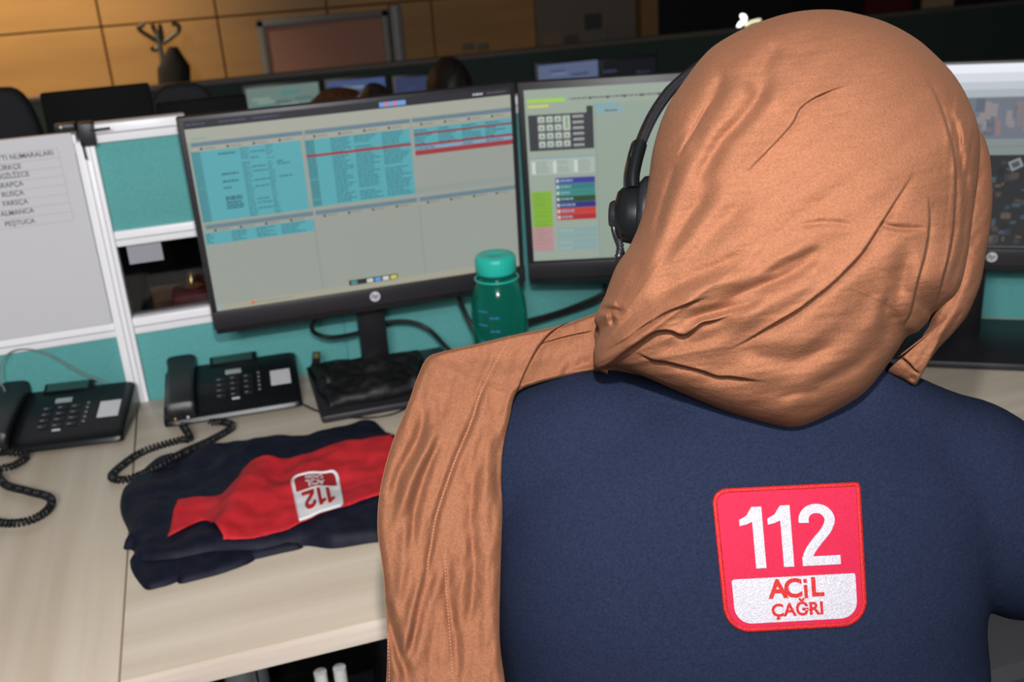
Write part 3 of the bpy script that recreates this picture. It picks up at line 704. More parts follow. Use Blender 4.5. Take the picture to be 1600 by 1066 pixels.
T = Matrix.Translation(Vector(tuple(at_z(494, 560, DESK + .052)))) @ Matrix.Rotation(.2, 4, 'Y'); b.T = T
b.box((-.007, -.002, -.012), (.007, .002, .012), 'bag', .001); b.box((-.005, -.004, .001), (.005, -.0018, .010), 'olive', .0008)
b.build('zip_pull', t)
b = B(); b.grid(np.array([[at_z(478, 575, DESK + .016), at_z(487, 572, DESK + .045), at_z(508, 568, DESK + .046), at_z(520, 590, DESK + .03)],
                          [at_z(500, 615, DESK + .016), at_z(505, 600, DESK + .03), at_z(520, 600, DESK + .034), at_z(530, 600, DESK + .03)]]), 'bag')
o = b.build('flap', t, 80); md = o.modifiers.new('thickness', 'SOLIDIFY'); md.thickness = .003

# bottle
bp = at_z(789, 609, DESK); zb = DESK
t = thing('water_bottle', 'green translucent water bottle with turquoise screw cap in front of the monitors', 'bottle', (bp[0], bp[1], zb))
Rb = .046
prof = [(.0, .0), (.034, 0), (.038, .006), (.040, .03), (.0435, .07), (.0465, .11), (.046, .14), (.042, .165), (.034, .183), (.0285, .19), (.0285, .205)]
BH = 1.085
prof = [(r, z * BH) for r, z in prof]
b = B(); P = smooth_path([(r, z, 0) for r, z in prof], 5); b.lathe([(max(0, p[0]), p[1]) for p in P], 'bottle', 48, (bp[0], bp[1], zb)); b.build('bottle_body', t, 60)
b = B(); prof = [(.030, .196), (.0325, .197), (.0335, .201), (.0335, .219), (.0325, .224), (.029, .227), (.014, .2275), (.012, .226), (.0, .2255)]
prof = [(r, z + .016) for r, z in prof]
n = 120; vs = []; 
for r, z in prof:
    for k in range(n):
        a = 2 * PI * k / n; rr = r + (.0005 if (k % 4 < 2 and .216 < z < .238) else 0)
        vs.append((bp[0] + rr * math.cos(a), bp[1] + rr * math.sin(a), zb + z))
fs = [(i * n + k, i * n + (k + 1) % n, (i + 1) * n + (k + 1) % n, (i + 1) * n + k) for i in range(len(prof) - 1) for k in range(n)]
b.add(vs, fs, 'turq'); b.build('cap', t, 50)
b = B(); b.tube([(bp[0] + .0355 * math.cos(a), bp[1] + .0355 * math.sin(a), zb + .203) for a in np.linspace(0, 2 * PI, 40)], .0017, 'turq', 8); b.build('strap_ring', t, 60)
b = B()
view = math.atan2(EYE[1] - bp[1], EYE[0] - bp[0])
def bmark(z, a0, a1, th=.0014):
    R_ = np.interp(z / 1.085, [0, .03, .07, .11, .14, .165], [.0385, .0402, .0437, .0467, .0462, .0422]) + .0006
    n = 6; A = np.linspace(a0, a1, n)
    G = [[(bp[0] + R_ * math.cos(view + a), bp[1] + R_ * math.sin(view + a), zb + z + s_ * th) for a in A] for s_ in (-1, 1)]
    b.grid(G, 'blueink')
for k, z in enumerate((.05, .075, .105, .135, .158)):
    bmark(z, -.85, -.45, .0011); bmark(z - .010, -.35, -.22); bmark(z - .010, -.18, -.02)
b.build('level_mark', t, 0)

# ================================================================== FOLDED JACKET
def cloth_patch(poly, hfun, res, m, b, zbase):
    # poly in world xy; height field with a skirt
    poly = np.array(poly)[:, :2]
    lo = poly.min(0) - res; hi = poly.max(0) + res
    nx = int((hi[0] - lo[0]) / res) + 2; ny = int((hi[1] - lo[1]) / res) + 2
    X, Y = np.meshgrid(lo[0] + np.arange(nx) * res, lo[1] + np.arange(ny) * res, indexing='ij')
    P = np.stack([X, Y], -1)
    a = poly; c = np.roll(poly, -1, 0)
    inside = np.zeros(X.shape, bool); dist = np.full(X.shape, 9.); near = np.zeros(P.shape)
    for p, q_ in zip(a, c):
        cond = ((p[1] > Y) != (q_[1] > Y)) & (X < (q_[0] - p[0]) * (Y - p[1]) / (q_[1] - p[1] + 1e-12) + p[0]); inside ^= cond
        d = q_ - p; t_ = np.clip(((P - p) @ d) / (d @ d + 1e-12), 0, 1)[..., None]; pr = p + t_ * d
        dd = np.linalg.norm(P - pr, axis=-1); k = dd < dist; dist[k] = dd[k]; near[k] = pr[k]
    snap = (~inside) & (dist < res * 1.5)
    keep = inside | snap
    P2 = P.copy(); P2[snap] = near[snap]; D_ = np.where(inside, dist, 0)
    idx = -np.ones(X.shape, int); ids = np.argwhere(keep); idx[keep] = np.arange(len(ids))
    vs = [(P2[i, j, 0], P2[i, j, 1], zbase + hfun(P2[i, j, 0], P2[i, j, 1], D_[i, j])) for i, j in ids]
    fs = []
    for i in range(nx - 1):
        for j in range(ny - 1):
            q4 = [idx[i, j], idx[i + 1, j], idx[i + 1, j + 1], idx[i, j + 1]]
            k = sum(1 for z in (inside[i, j], inside[i + 1, j], inside[i + 1, j + 1], inside[i, j + 1]) if z)
            if k >= 1 and min(q4) >= 0: fs.append(tuple(q4))
            elif k >= 1 and sum(1 for z in q4 if z >= 0) == 3: fs.append(tuple(z for z in q4 if z >= 0))
    b.add(vs, fs, m)
def ds(px, py, h=.012): p = at_z(px, py, DESK + h); return (p[0], p[1])
def pxpoly(L_, h=.012, n=5): return [tuple(p) for p in smooth_path([ds(x, y, h) for x, y in L_], n, True)]
t = thing('folded_jacket', 'folded navy jacket with red sleeve panel and 112 badge lying on the desk', 'jacket', at_z(400, 790, DESK))
def nz(x, y, s, k=0): return noise.noise(Vector((x * s, y * s, k)))
def h_under(x, y, d): return .002 + .009 * (1 - math.exp(-d / .004)) + .002 * nz(x, y, 25, 5)
def h_main(x, y, d):
    e = 1 - math.exp(-d / .006)
    return .003 + e * (.020 + .010 * nz(x, y, 11, 2) + .005 * nz(x, y, 24, 4) + .0022 * nz(x, y, 45, 9))
b = B(); cloth_patch(pxpoly([(208, 862), (222, 912), (250, 912), (285, 898), (320, 884), (275, 908), (300, 904), (385, 872), (480, 838), (330, 830)][:5] + [(420, 862), (470, 846), (330, 836)], .008), h_under, .003, 'navy', b, DESK)
b.build('lower_fold', t, 80)
b = B(); cloth_patch(pxpoly([(278, 880), (276, 905), (300, 904), (385, 878), (420, 850), (480, 838), (330, 850)], .006), h_under, .003, 'navy', b, DESK)
b.build('lower_fold', t, 80)
b = B(); cloth_patch(pxpoly([(186, 790), (190, 762), (222, 728), (262, 710), (330, 696), (400, 682), (480, 678), (560, 657), (590, 656), (590, 656), (608, 674), (640, 704), (650, 838), (590, 836), (520, 846), (470, 842), (400, 856), (330, 862), (260, 874), (212, 872), (206, 850), (190, 846), (200, 826)], .014), h_main, .0025, 'navy', b, DESK)
b.build('jacket_body', t, 80)
def ridge(x, y):
    # raised fold of the stripe near its left third
    P0 = np.array(ds(415, 720, .03)); P1 = np.array(ds(345, 838, .03)); d = P1 - P0; L_ = np.linalg.norm(d); d = d / L_
    v = np.array([x, y]) - P0; s_ = v @ d; c_ = abs(v[0] * d[1] - v[1] * d[0])
    return .014 * math.exp(-(c_ / .022) ** 2) * (1 if s_ > 0 else math.exp(-(s_ / .02) ** 2))
def h_red(x, y, d):
    e = 1 - math.exp(-d / .002)
    return .0035 + (.003 + .020) + .010 * nz(x, y, 11, 2) + .005 * nz(x, y, 24, 4) + .0022 * nz(x, y, 45, 9) + .002 * e + ridge(x, y)
redp = pxpoly([(262, 833), (262, 833), (268, 808), (276, 784), (282, 779), (310, 776), (345, 774), (368, 756), (388, 730), (415, 722), (450, 714), (500, 700), (550, 690), (610, 683), (610, 683), (640, 720), (640, 765), (600, 776), (560, 786), (500, 806), (450, 824), (400, 840), (353, 852), (353, 852), (343, 840), (332, 822), (322, 812), (305, 813), (285, 824)], .026, 4)
b = B(); cloth_patch(redp, h_red, .0022, 'redcloth', b, DESK); o = b.build('red_sleeve_panel', t, 80)
md = o.modifiers.new('thickness', 'SOLIDIFY'); md.thickness = .0015

# ------------------------------------------------------------------ 112 patch (unit design: x 0..1, y 0..1, y up)
def rounded(x0, y0, x1, y1, r):     # r = (bl, br, tr, tl)
    out = []
    for (cx, cy, a0, rr) in ((x0, y0, PI, r[0]), (x1, y0, 1.5 * PI, r[1]), (x1, y1, 0, r[2]), (x0, y1, .5 * PI, r[3])):
        ox = cx + rr if cx == x0 else cx - rr; oy = cy + rr if cy == y0 else cy - rr
        for k in range(9):
            a = a0 + k / 8 * PI / 2; out.append((ox + rr * math.cos(a), oy + rr * math.sin(a)))
    return out
def digits112():
    one = [(0, .78), (.02, .90), (.12, .925), (.19, 1.0), (.335, 1.0), (.335, 0), (.185, 0), (.185, .74), (.10, .745)]
    one = [(0, .70), (.0, .80), (.11, .86), (.20, 1.0), (.345, 1.0), (.345, 0), (.19, 0), (.19, .76), (.10, .72)]
    polys = []
    for ox in (0.0, .42): polys.append([(x + ox, y) for x, y in one])
    # the figure 2 as a swept stroke
    cen = [(.955, .70), (.965, .80), (1.03, .89), (1.14, .925), (1.26, .89), (1.335, .79), (1.335, .68), (1.27, .55), (1.16, .42), (1.05, .28), (.99, .17), (.985, .08)]
    P = smooth_path(cen, 5); n = len(P); Lp, Rp = [], []
    for i in range(n):
        d = P[min(i + 1, n - 1)] - P[max(i - 1, 0)]; d = d / np.linalg.norm(d); nn = np.array([-d[1], d[0]])
        Lp.append(P[i] + nn * .075); Rp.append(P[i] - nn * .075)
    stroke = (Lp, Rp)
    return polys, stroke, [(.895, 0), (1.47, 0), (1.47, .15), (.895, .15)]
def ear_fill(poly):
    from mathutils.geometry import tessellate_polygon
    return tessellate_polygon([[Vector((p[0], p[1], 0)) for p in poly]])
def patch_geo(add, cols, N=28):
    # add(points(list of (x,y,h)), faces, material)
    base = rounded(0, 0, 1, 1, (.17, .17, .01, .09))
    def sheet(poly, h, m):
        # subdivide by gridding polygon: fan from centre with rings
        c_ = np.mean(poly, 0); rings = 14; vs = []; n = len(poly)
        dense = resample(np.array(list(poly) + [poly[0]]), 97)[:-1]; n = 96
        for i in range(rings + 1):
            for p in dense: q_ = c_ + (p - c_) * (i / rings); vs.append((q_[0], q_[1], h))
        fs = [(i * n + k, i * n + (k + 1) % n, (i + 1) * n + (k + 1) % n, (i + 1) * n + k) for i in range(rings) for k in range(n)]
        fs += [tuple((rings) * n + k for k in range(n))][:0]
        add(vs, fs, m)
    sheet(base, .010, cols[0])
    # raised merrowed edge
    E_ = resample(np.array(list(base) + [base[0]]), 161)[:-1]; vs = []; fs = []; n = 160; k8 = 8; r = .017
    cc = np.array([.5, .5])
    for i in range(n):
        d = E_[(i + 1) % n] - E_[i - 1]; d = d / (np.linalg.norm(d) + 1e-9); nn = np.array([d[1], -d[0]])
        rr = r * (1 + .06 * math.sin(i * 2.2))
        for k in range(k8):
            a = 2 * PI * k / k8; vs.append((E_[i][0] + nn[0] * rr * math.cos(a), E_[i][1] + nn[1] * rr * math.cos(a), .008 + rr * .9 * math.sin(a)))
    for i in range(n):
        for k in range(k8): fs.append((i * k8 + k, i * k8 + (k + 1) % k8, ((i + 1) % n) * k8 + (k + 1) % k8, ((i + 1) % n) * k8 + k))
    add(vs, fs, cols[1])
    sheet(rounded(.062, .045, .945, .365, (.12, .12, .01, .01)), .016, cols[2])
    polys, (Lp, Rp), bar = digits112()
    ox, oy, sx_, sy_ = .155, .435, .470, .44
    def tr(p): return (ox + p[0] * sx_, oy + p[1] * sy_)
    for p in polys + [bar]:
        p = [tr(q_) for q_ in p]; n = len(p)
        tri = ear_fill(p)
        add([(x, y, .024) for x, y in p] + [(x, y, .008) for x, y in p], [tuple(f) for f in tri] + [(i, (i + 1) % n, n + (i + 1) % n, n + i) for i in range(n)], cols[3])
    n = len(Lp); vs = []
    for a_, c_ in zip(Lp, Rp):
        a_, c_ = tr(a_), tr(c_); mid = ((a_[0] + c_[0]) / 2, (a_[1] + c_[1]) / 2)
        vs += [(*a_, .008), (*a_, .022), (*mid, .027), (*c_, .022), (*c_, .008)]
    fs = [(i * 5 + k, (i + 1) * 5 + k, (i + 1) * 5 + k + 1, i * 5 + k + 1) for i in range(n - 1) for k in range(4)]
    add(vs, fs, cols[3])
    for x0, y0, x1, y1 in ((.572, .205, .597, .300), (.572, .315, .597, .342)):
        add([(x0, y0, .022), (x1, y0, .022), (x1, y1, .022), (x0, y1, .022)], [(0, 1, 2, 3)], cols[4])
    for s_, size, cx, cy, of in (('A', .185, .385, .275, .006), ('C', .185, .494, .275, .006), ('L', .185, .665, .275, .006), ('ÇAĞRI', .125, .515, .125, .0038)):
        v_, f_ = text_geo(s_, size, 0, of, 1.02)
        add([(p[0] + cx, p[1] + cy, .022) for p in v_], f_, cols[4])

# small patch on the jacket: upside down
c00 = np.array([*ds(537, 791, .03)]); c10 = np.array([*ds(468, 813, .03)]); c11 = np.array([*ds(455, 753, .03)]); c01 = np.array([*ds(527, 734, .03)])
# in the patch's own frame: bottom-left of the design lies at the upper right in the picture
bl, br, tr_, tl = c01, c11, c10, c00
def small_add(vs, fs, m):
    out = []
    for x, y, h in vs:
        p = (bl * (1 - x) + br * x) * (1 - y) + (tl * (1 - x) + tr_ * x) * y
        out.append((p[0], p[1], DESK + h_red(p[0], p[1], .02) + .0010 + h * .16))
    sb.add(out, fs, m)
sb = B(); patch_geo(small_add, ['badgewhite', 'badgewhite', 'darkred', 'redthread', 'badgewhite'])
o = sb.build('badge', t, 60); o.data.polygons.foreach_set('use_smooth', [True] * len(o.data.polygons))
tag(o, 'small upside-down white badge reading 112 in red')

# ================================================================== THE OPERATOR
ORG = np.array([.56, -1.16]); AZ = math.atan2(.276, .961)
ru = np.array([.961, -.276]); fv = np.array([.276, .961])
def Lc(u, v, w): return Vector((ORG[0] + ru[0] * u + fv[0] * v, ORG[1] + ru[1] * u + fv[1] * v, w))
person = thing('person', 'seated person seen from behind in a rust headscarf and navy shirt with 112 badge', 'person', (ORG[0], ORG[1], 0), 0)

def Lt(u, v, w):
    k = min(1, max(0, (w - .55) / .4)); return Lc(u, v, w - (.14 if u < .03 else .10) * (u - .03) * k)
def torso_rows(shrink=0.0, w0=.46):
    # w, half width, back v, front v, centre u
    T_ = [(.46, .190, -.13, .13, -.022), (.56, .190, -.135, .12, -.022), (.66, .192, -.13, .11, -.026), (.76, .198, -.13, .11, -.028), (.86, .206, -.130, .12, -.028), (.93, .205, -.124, .13, -.034),
          (.98, .204, -.112, .125, -.028), (1.02, .198, -.096, .11, -.020), (1.055, .180, -.078, .09, -.008), (1.085, .135, -.056, .075, 0), (1.11, .085, -.032, .07, 0.005), (1.135, .060, -.012, .072, .01), (1.16, .052, -.002, .08, .015)]
    S_ = smooth_path(T_, 4); rows = []
    for (w_, hu, vb, vf, cu) in S_:
        hu -= shrink; cv = (vb + vf) / 2; hv = (vf - vb) / 2 - shrink
        rows.append([Lt(cu + hu * math.copysign(abs(math.cos(a)) ** .8, math.cos(a)), cv + hv * math.copysign(abs(math.sin(a)) ** .85, math.sin(a)), w_) for a in [2 * PI * k / 48 for k in range(48)]])
    return rows
def limb(b, pts, rad, m, n=20):
    P = smooth_path([(*p, r) for p, r in zip(pts, rad)], 5)
    b.tube([Lt(*p[:3]) for p in P], [p[3] for p in P], m, n)
ARM_R = [(.09, .02, 1.045), (.150, .012, 1.042), (.192, .008, 1.000), (.225, .035, .955), (.262, .12, .895), (.27, .24, .835), (.24, .36, .812)]
ARM_L = [(-.08, .02, 1.05), (-.150, .025, 1.045), (-.205, .045, .995), (-.235, .10, .92), (-.255, .16, .85), (-.22, .28, .82), (-.14, .38, .80)]
AR = [.052, .064, .068, .064, .054, .043, .033]
def remesh(o, vox, sm=6, mat_=None):
    md = o.modifiers.new('remesh', 'REMESH'); md.mode = 'VOXEL'; md.voxel_size = vox; md.use_smooth_shade = True
    md = o.modifiers.new('smooth', 'SMOOTH'); md.factor = .5; md.iterations = sm
b = B(); rows = torso_rows(); b.grid(rows, 'shirt', closed_v=True); b.add(rows[0], [tuple(range(48))], 'shirt'); b.add(rows[-1], [tuple(range(48))[::-1]], 'shirt')
limb(b, ARM_R, AR, 'shirt'); limb(b, ARM_L, AR, 'shirt')
# trapezius bridges from neck to shoulder
limb(b, [(-.03, .02, 1.10), (-.10, .02, 1.062), (-.17, .03, 1.03)], [.045, .045, .05], 'shirt'); limb(b, [(.05, .015, 1.105), (.10, .015, 1.078), (.16, .02, 1.045)], [.045, .046, .052], 'shirt')
shirt = b.build('shirt', person, 80); remesh(shirt, .007, 10)
# body
b = B(); rows = torso_rows(.014); b.grid(rows, 'skin', closed_v=True); b.add(rows[0], [tuple(range(48))], 'skin'); b.add(rows[-1], [tuple(range(48))[::-1]], 'skin')
rA = [r - .012 for r in AR]
limb(b, ARM_R + [(.235, .415, .79)], rA + [.024], 'skin'); limb(b, ARM_L + [(-.105, .435, .79)], rA + [.024], 'skin')
HC = (.032, .035, 1.262)
limb(b, [(.015, .04, 1.12), (.02, .045, 1.17), (.028, .05, 1.22)], [.054, .050, .052], 'skin')
b.ellipsoid(Lc(HC[0], HC[1] + .005, HC[2] + .015), (.074, .092, .098), 'skin', 32, Matrix.Rotation(-AZ, 3, 'Z'))
b.ellipsoid(Lc(HC[0], HC[1] + .045, HC[2] - .052), (.052, .052, .058), 'skin', 28, Matrix.Rotation(-AZ, 3, 'Z'))
limb(b, [(HC[0], HC[1] + .092, HC[2] + .012), (HC[0], HC[1] + .108, HC[2] - .018), (HC[0], HC[1] + .106, HC[2] - .03)], [.008, .012, .013], 'skin')
for s_ in (-1, 1):
    b.ellipsoid(Lc(HC[0] + s_ * .03, HC[1] + .088, HC[2] + .012), (.013, .009, .008), 'skin', 12)
    b.ellipsoid(Lc(HC[0] + s_ * .076, HC[1] + .005, HC[2] - .01), (.008, .018, .03), 'skin', 14, Matrix.Rotation(-AZ, 3, 'Z'))
b.ellipsoid(Lc(HC[0], HC[1] + .096, HC[2] - .058), (.022, .01, .008), 'skin', 12)
def hand(side, wrist, yawd):
    # palm + four fingers + thumb resting on the desk
    cx, cy, cz = wrist; d = np.array([math.sin(yawd), math.cos(yawd)]); s_ = np.array([d[1], -d[0]])
    P = lambda f_, l, h: (cx + d[0] * f_ + s_[0] * l, cy + d[1] * f_ + s_[1] * l, cz + h)
    for k, l in enumerate((-.024, -.008, .008, .024)):
        limb(b, [P(-.01, l * .6, 0), P(.03, l * .9, .004), P(.07, l, .004)], [.017, .014, .012], 'skin', 12)
        L_ = (.066, .076, .071, .056)[k] if side > 0 else (.056, .071, .076, .066)[k]
        limb(b, [P(.068, l, .004), P(.068 + L_ * .45, l * 1.1, .006), P(.068 + L_ * .75, l * 1.15, -.004), P(.068 + L_, l * 1.2, -.014)], [.0092, .0085, .008, .0068], 'skin', 12)
    limb(b, [P(.015, -side * .022, -.002), P(.04, -side * .042, -.006), P(.062, -side * .052, -.010), P(.082, -side * .052, -.013)], [.014, .011, .0095, .008], 'skin', 12)
hand(1, (.235, .415, .785), -.25); hand(-1, (-.105, .435, .785), .3)
for s_ in (-1, 1):
    limb(b, [(s_ * .09, .02, .50), (s_ * .11, .22, .51), (s_ * .12, .42, .49), (s_ * .12, .45, .40), (s_ * .12, .42, .20), (s_ * .12, .40, .08)], [.08, .078, .06, .055, .05, .036], 'skin')
    limb(b, [(s_ * .12, .38, .05), (s_ * .12, .46, .045), (s_ * .12, .56, .035)], [.036, .034, .026], 'skin')
body = b.build('body', person, 80); remesh(body, .005, 4)
for s_ in (-1, 1):
    b = B(); b.ellipsoid(Lt(HC[0] + s_ * .029, HC[1] + .0905, HC[2] + .012), (.011, .011, .0075), mat('eye_white', (.7, .68, .66, 1), .3), 16); b.ellipsoid(Lt(HC[0] + s_ * .029, HC[1] + .0985, HC[2] + .012), (.0052, .0052, .0052), 'hair_dark', 12)
    tag(b.build('eye', person, 60), 'dark brown eye')
    b = B(); b.tube([Lt(HC[0] + s_ * x_, HC[1] + .096 - abs(x_ - .03) * .2, HC[2] + z_) for x_, z_ in ((.014, .030), (.030, .034), (.046, .028))], [.002, .003, .0015], 'hair_dark', 8); b.build('eyebrow', person, 60)
b = B()
for s_ in (-1, 1):
    limb(b, [(s_ * .07, -.02, .50), (s_ * .10, .10, .51), (s_ * .12, .42, .49), (s_ * .12, .455, .40), (s_ * .12, .42, .20), (s_ * .12, .40, .09)], [.10, .095, .072, .068, .064, .06], 'darkcloth')
rows = torso_rows(-.006)[:9]; b.grid(rows, 'darkcloth', closed_v=True); b.add(rows[0], [tuple(range(48))], 'darkcloth'); b.add(rows[-1], [tuple(range(48))[::-1]], 'darkcloth')
o = b.build('trousers', person, 80); remesh(o, .01, 3)
for s_ in (-1, 1):
    b = B(); limb(b, [(s_ * .12, .365, .045), (s_ * .12, .46, .045), (s_ * .12, .575, .035)], [.042, .042, .032], 'black'); o = b.build('shoe', person, 80)

bpy.context.view_layer.update()
dg = bpy.context.evaluated_depsgraph_get()
def bvh_of(o):
    ev = o.evaluated_get(dg); me = ev.to_mesh(); mw = o.matrix_world
    t_ = BVHTree.FromPolygons([mw @ v.co for v in me.vertices], [tuple(p.vertices) for p in me.polygons]); ev.to_mesh_clear(); return t_
SB = bvh_of(shirt)
def shirt_depth(px, py):
    d = Vector(tuple(ray(px, py))); l = d.length; h = SB.ray_cast(Vector(tuple(EYE)), d / l)
    return None if h[0] is None else h[3] / l * FPX

# back patch: laid on the shirt
PC = [(1121, 985.0), (1350, 972), (1340, 758), (1117, 768)]   # bl br tr tl
PCb = [np.array(p) for p in ((1137, 986), (1352, 974), (1340, 757), (1115, 768))]
def big_add(vs, fs, m):
    out = []
    for x, y, h in vs:
        p = (PCb[0] * (1 - x) + PCb[1] * x) * (1 - y) + (PCb[3] * (1 - x) + PCb[2] * x) * y
        d = Vector(tuple(ray(*p))).normalized(); hit = SB.ray_cast(Vector(tuple(EYE)), d)
        P_ = hit[0] if hit[0] else Vector(tuple(at_d(p[0], p[1], .75)))
        nn = hit[1] if hit[0] else -d
        out.append(P_ + (nn * .3 - d * .7) * (.0014 + h * .095))
    sb.add(out, fs, m)
sb = B(); patch_geo(big_add, ['redfelt', 'redthread', 'whitethread', 'whitethread', 'redthread'])
o = sb.build('badge', shirt, 50); tag(o, 'red and white embroidered badge reading 112 ACİL ÇAĞRI')

# ------------------------------------------------------------------ headscarf
def seg_field(PX, PY, pts):
    # signed distance and parameter along a polyline (sign: + on the left-hand side of travel in picture space)
    pts = np.array(pts, float); best = np.full(PX.shape, 1e9); sg = np.zeros(PX.shape); tt = np.zeros(PX.shape)
    L_ = np.r_[0, np.cumsum(np.linalg.norm(np.diff(pts, axis=0), axis=1))]
    for i in range(len(pts) - 1):
        a, c = pts[i], pts[i + 1]; d = c - a; l2 = d @ d
        s_ = np.clip(((PX - a[0]) * d[0] + (PY - a[1]) * d[1]) / l2, 0, 1)
        qx = a[0] + s_ * d[0]; qy = a[1] + s_ * d[1]; dd = np.hypot(PX - qx, PY - qy); k = dd < best
        cr = d[0] * (PY - a[1]) - d[1] * (PX - a[0])
        best = np.where(k, dd, best); sg = np.where(k, -np.sign(cr), sg); tt = np.where(k, (L_[i] + s_ * math.sqrt(l2)) / L_[-1], tt)
    return best, sg, tt
def fold_field(PX, PY, folds):
    H = np.zeros(PX.shape)
    for kind, A, w1, w2, pts in folds:
        pts = smooth_path([(x, y) for x, y in pts], 5)
        d, s_, t_ = seg_field(PX, PY, pts); tp = np.clip(np.minimum(t_ / .25, (1 - t_) / .25), 0, 1); tp = tp * tp * (3 - 2 * tp)
        if kind == 'g': h = -np.exp(-(d / w1) ** 2) + .35 * np.exp(-((d - 1.8 * w1) / (w2)) ** 2)
        elif kind == 'r': h = np.exp(-(d / w1) ** 2)
        elif kind == 'o':   # one layer lapping over the next: sharp edge on the lower layer, soft swell behind
            e = s_ * d; h = np.where(e > 0, np.exp(-e / w1), -1.25 * np.exp(e / w2)) * np.tanh(d / 1.1)
        else:   # step: raised on the + side, falling away slowly; sunk on the - side
            e = s_ * d; h = np.where(e > 0, np.exp(-e / w1), 0) - np.where(e <= 0, np.exp(e / w2), 0)
            h = h * np.tanh(d / 2.5) + 0
        H += 2.1 * A * tp * h
    return H
def fan(PX, PY, G_, freqs, seed, r0, r1):
    ang = np.arctan2(PY - G_[1], PX - G_[0]); rr = np.hypot(PX - G_[0], PY - G_[1]); H = np.zeros(PX.shape)
    for f_, a_ in freqs: H += a_ * (1 - 2 * np.abs(np.sin(f_ * ang + seed * f_ + .25 * np.sin(rr / 60 + f_))))
    k = np.clip((r1 - rr) / (r1 - r0), 0, 1); return H * k * k * (3 - 2 * k) * np.clip(rr / 40, .25, 1)
def vnoise(PX, PY, sx_, sy_, seed, rot=0.0):
    c_, s_ = math.cos(rot), math.sin(rot); out = np.zeros(PX.shape)
    it = np.nditer(PX, flags=['multi_index'])
    for _ in it:
        i = it.multi_index; x = PX[i] * c_ + PY[i] * s_; y = -PX[i] * s_ + PY[i] * c_
        out[i] = noise.noise(Vector((x / sx_, y / sy_, seed)))
    return out
def bag(outline, cen, d0, Df, Db, folds, b, m, NF=1100, NS=211, p=2.25, extra=None, kfun=None, hole=None):
    O = smooth_path(outline, 10, True); cen = np.array(cen, float)
    ang = np.arctan2(O[:, 1] - cen[1], O[:, 0] - cen[0]); rad = np.hypot(O[:, 0] - cen[0], O[:, 1] - cen[1])
    k = np.argsort(ang); ang = ang[k]; rad = rad[k]
    A = np.linspace(-PI, PI, NF, endpoint=False); Rr = np.interp(A, np.r_[ang[-1] - 2 * PI, ang, ang[0] + 2 * PI], np.r_[rad[-1], rad, rad[0]])
    S_ = np.sin(np.linspace(0, PI / 2, NS)) ; S_ = np.r_[S_]
    PX = cen[0] + S_[:, None] * (Rr * np.cos(A))[None]; PY = cen[1] + S_[:, None] * (Rr * np.sin(A))[None]
    sh = (1 - S_ ** p) ** (1 / p); DZ = np.repeat(sh[:, None], NF, 1)
    kf = kfun(PX, PY) if kfun else 1.0
    H = fold_field(PX, PY, folds) + (extra(PX, PY) if extra else 0)
    edge = np.clip((1 - S_) / .05, 0, 1)[:, None]
    Z = d0 - Df * kf * DZ - H * (.25 + .75 * edge)
    rr_ = R @ np.stack([PX.ravel() - 800, PY.ravel() - 533, np.full(PX.size, FPX)]); P = (EYE[:, None] + rr_ * (Z.ravel() / FPX)).T.reshape(NS, NF, 3)
    b.grid(P, m, closed_v=True)
    # far side, coarser
    S2 = S_[::6][::-1] if (NS - 1) % 6 == 0 else np.r_[1.0, S_[::-6][1:], 0.0]
    PX2 = cen[0] + S2[:, None] * (Rr * np.cos(A))[None]; PY2 = cen[1] + S2[:, None] * (Rr * np.sin(A))[None]
    Z2 = d0 + Db * ((1 - S2 ** p) ** (1 / p))[:, None] * np.ones((1, NF))
    rr_ = R @ np.stack([PX2.ravel() - 800, PY2.ravel() - 533, np.full(PX2.size, FPX)]); P2 = (EYE[:, None] + rr_ * (Z2.ravel() / FPX)).T.reshape(len(S2), NF, 3)
    P2[0] = P[-1]
    if hole: P2 = P2[S2 > hole]
    b.grid(P2, m, closed_v=True)

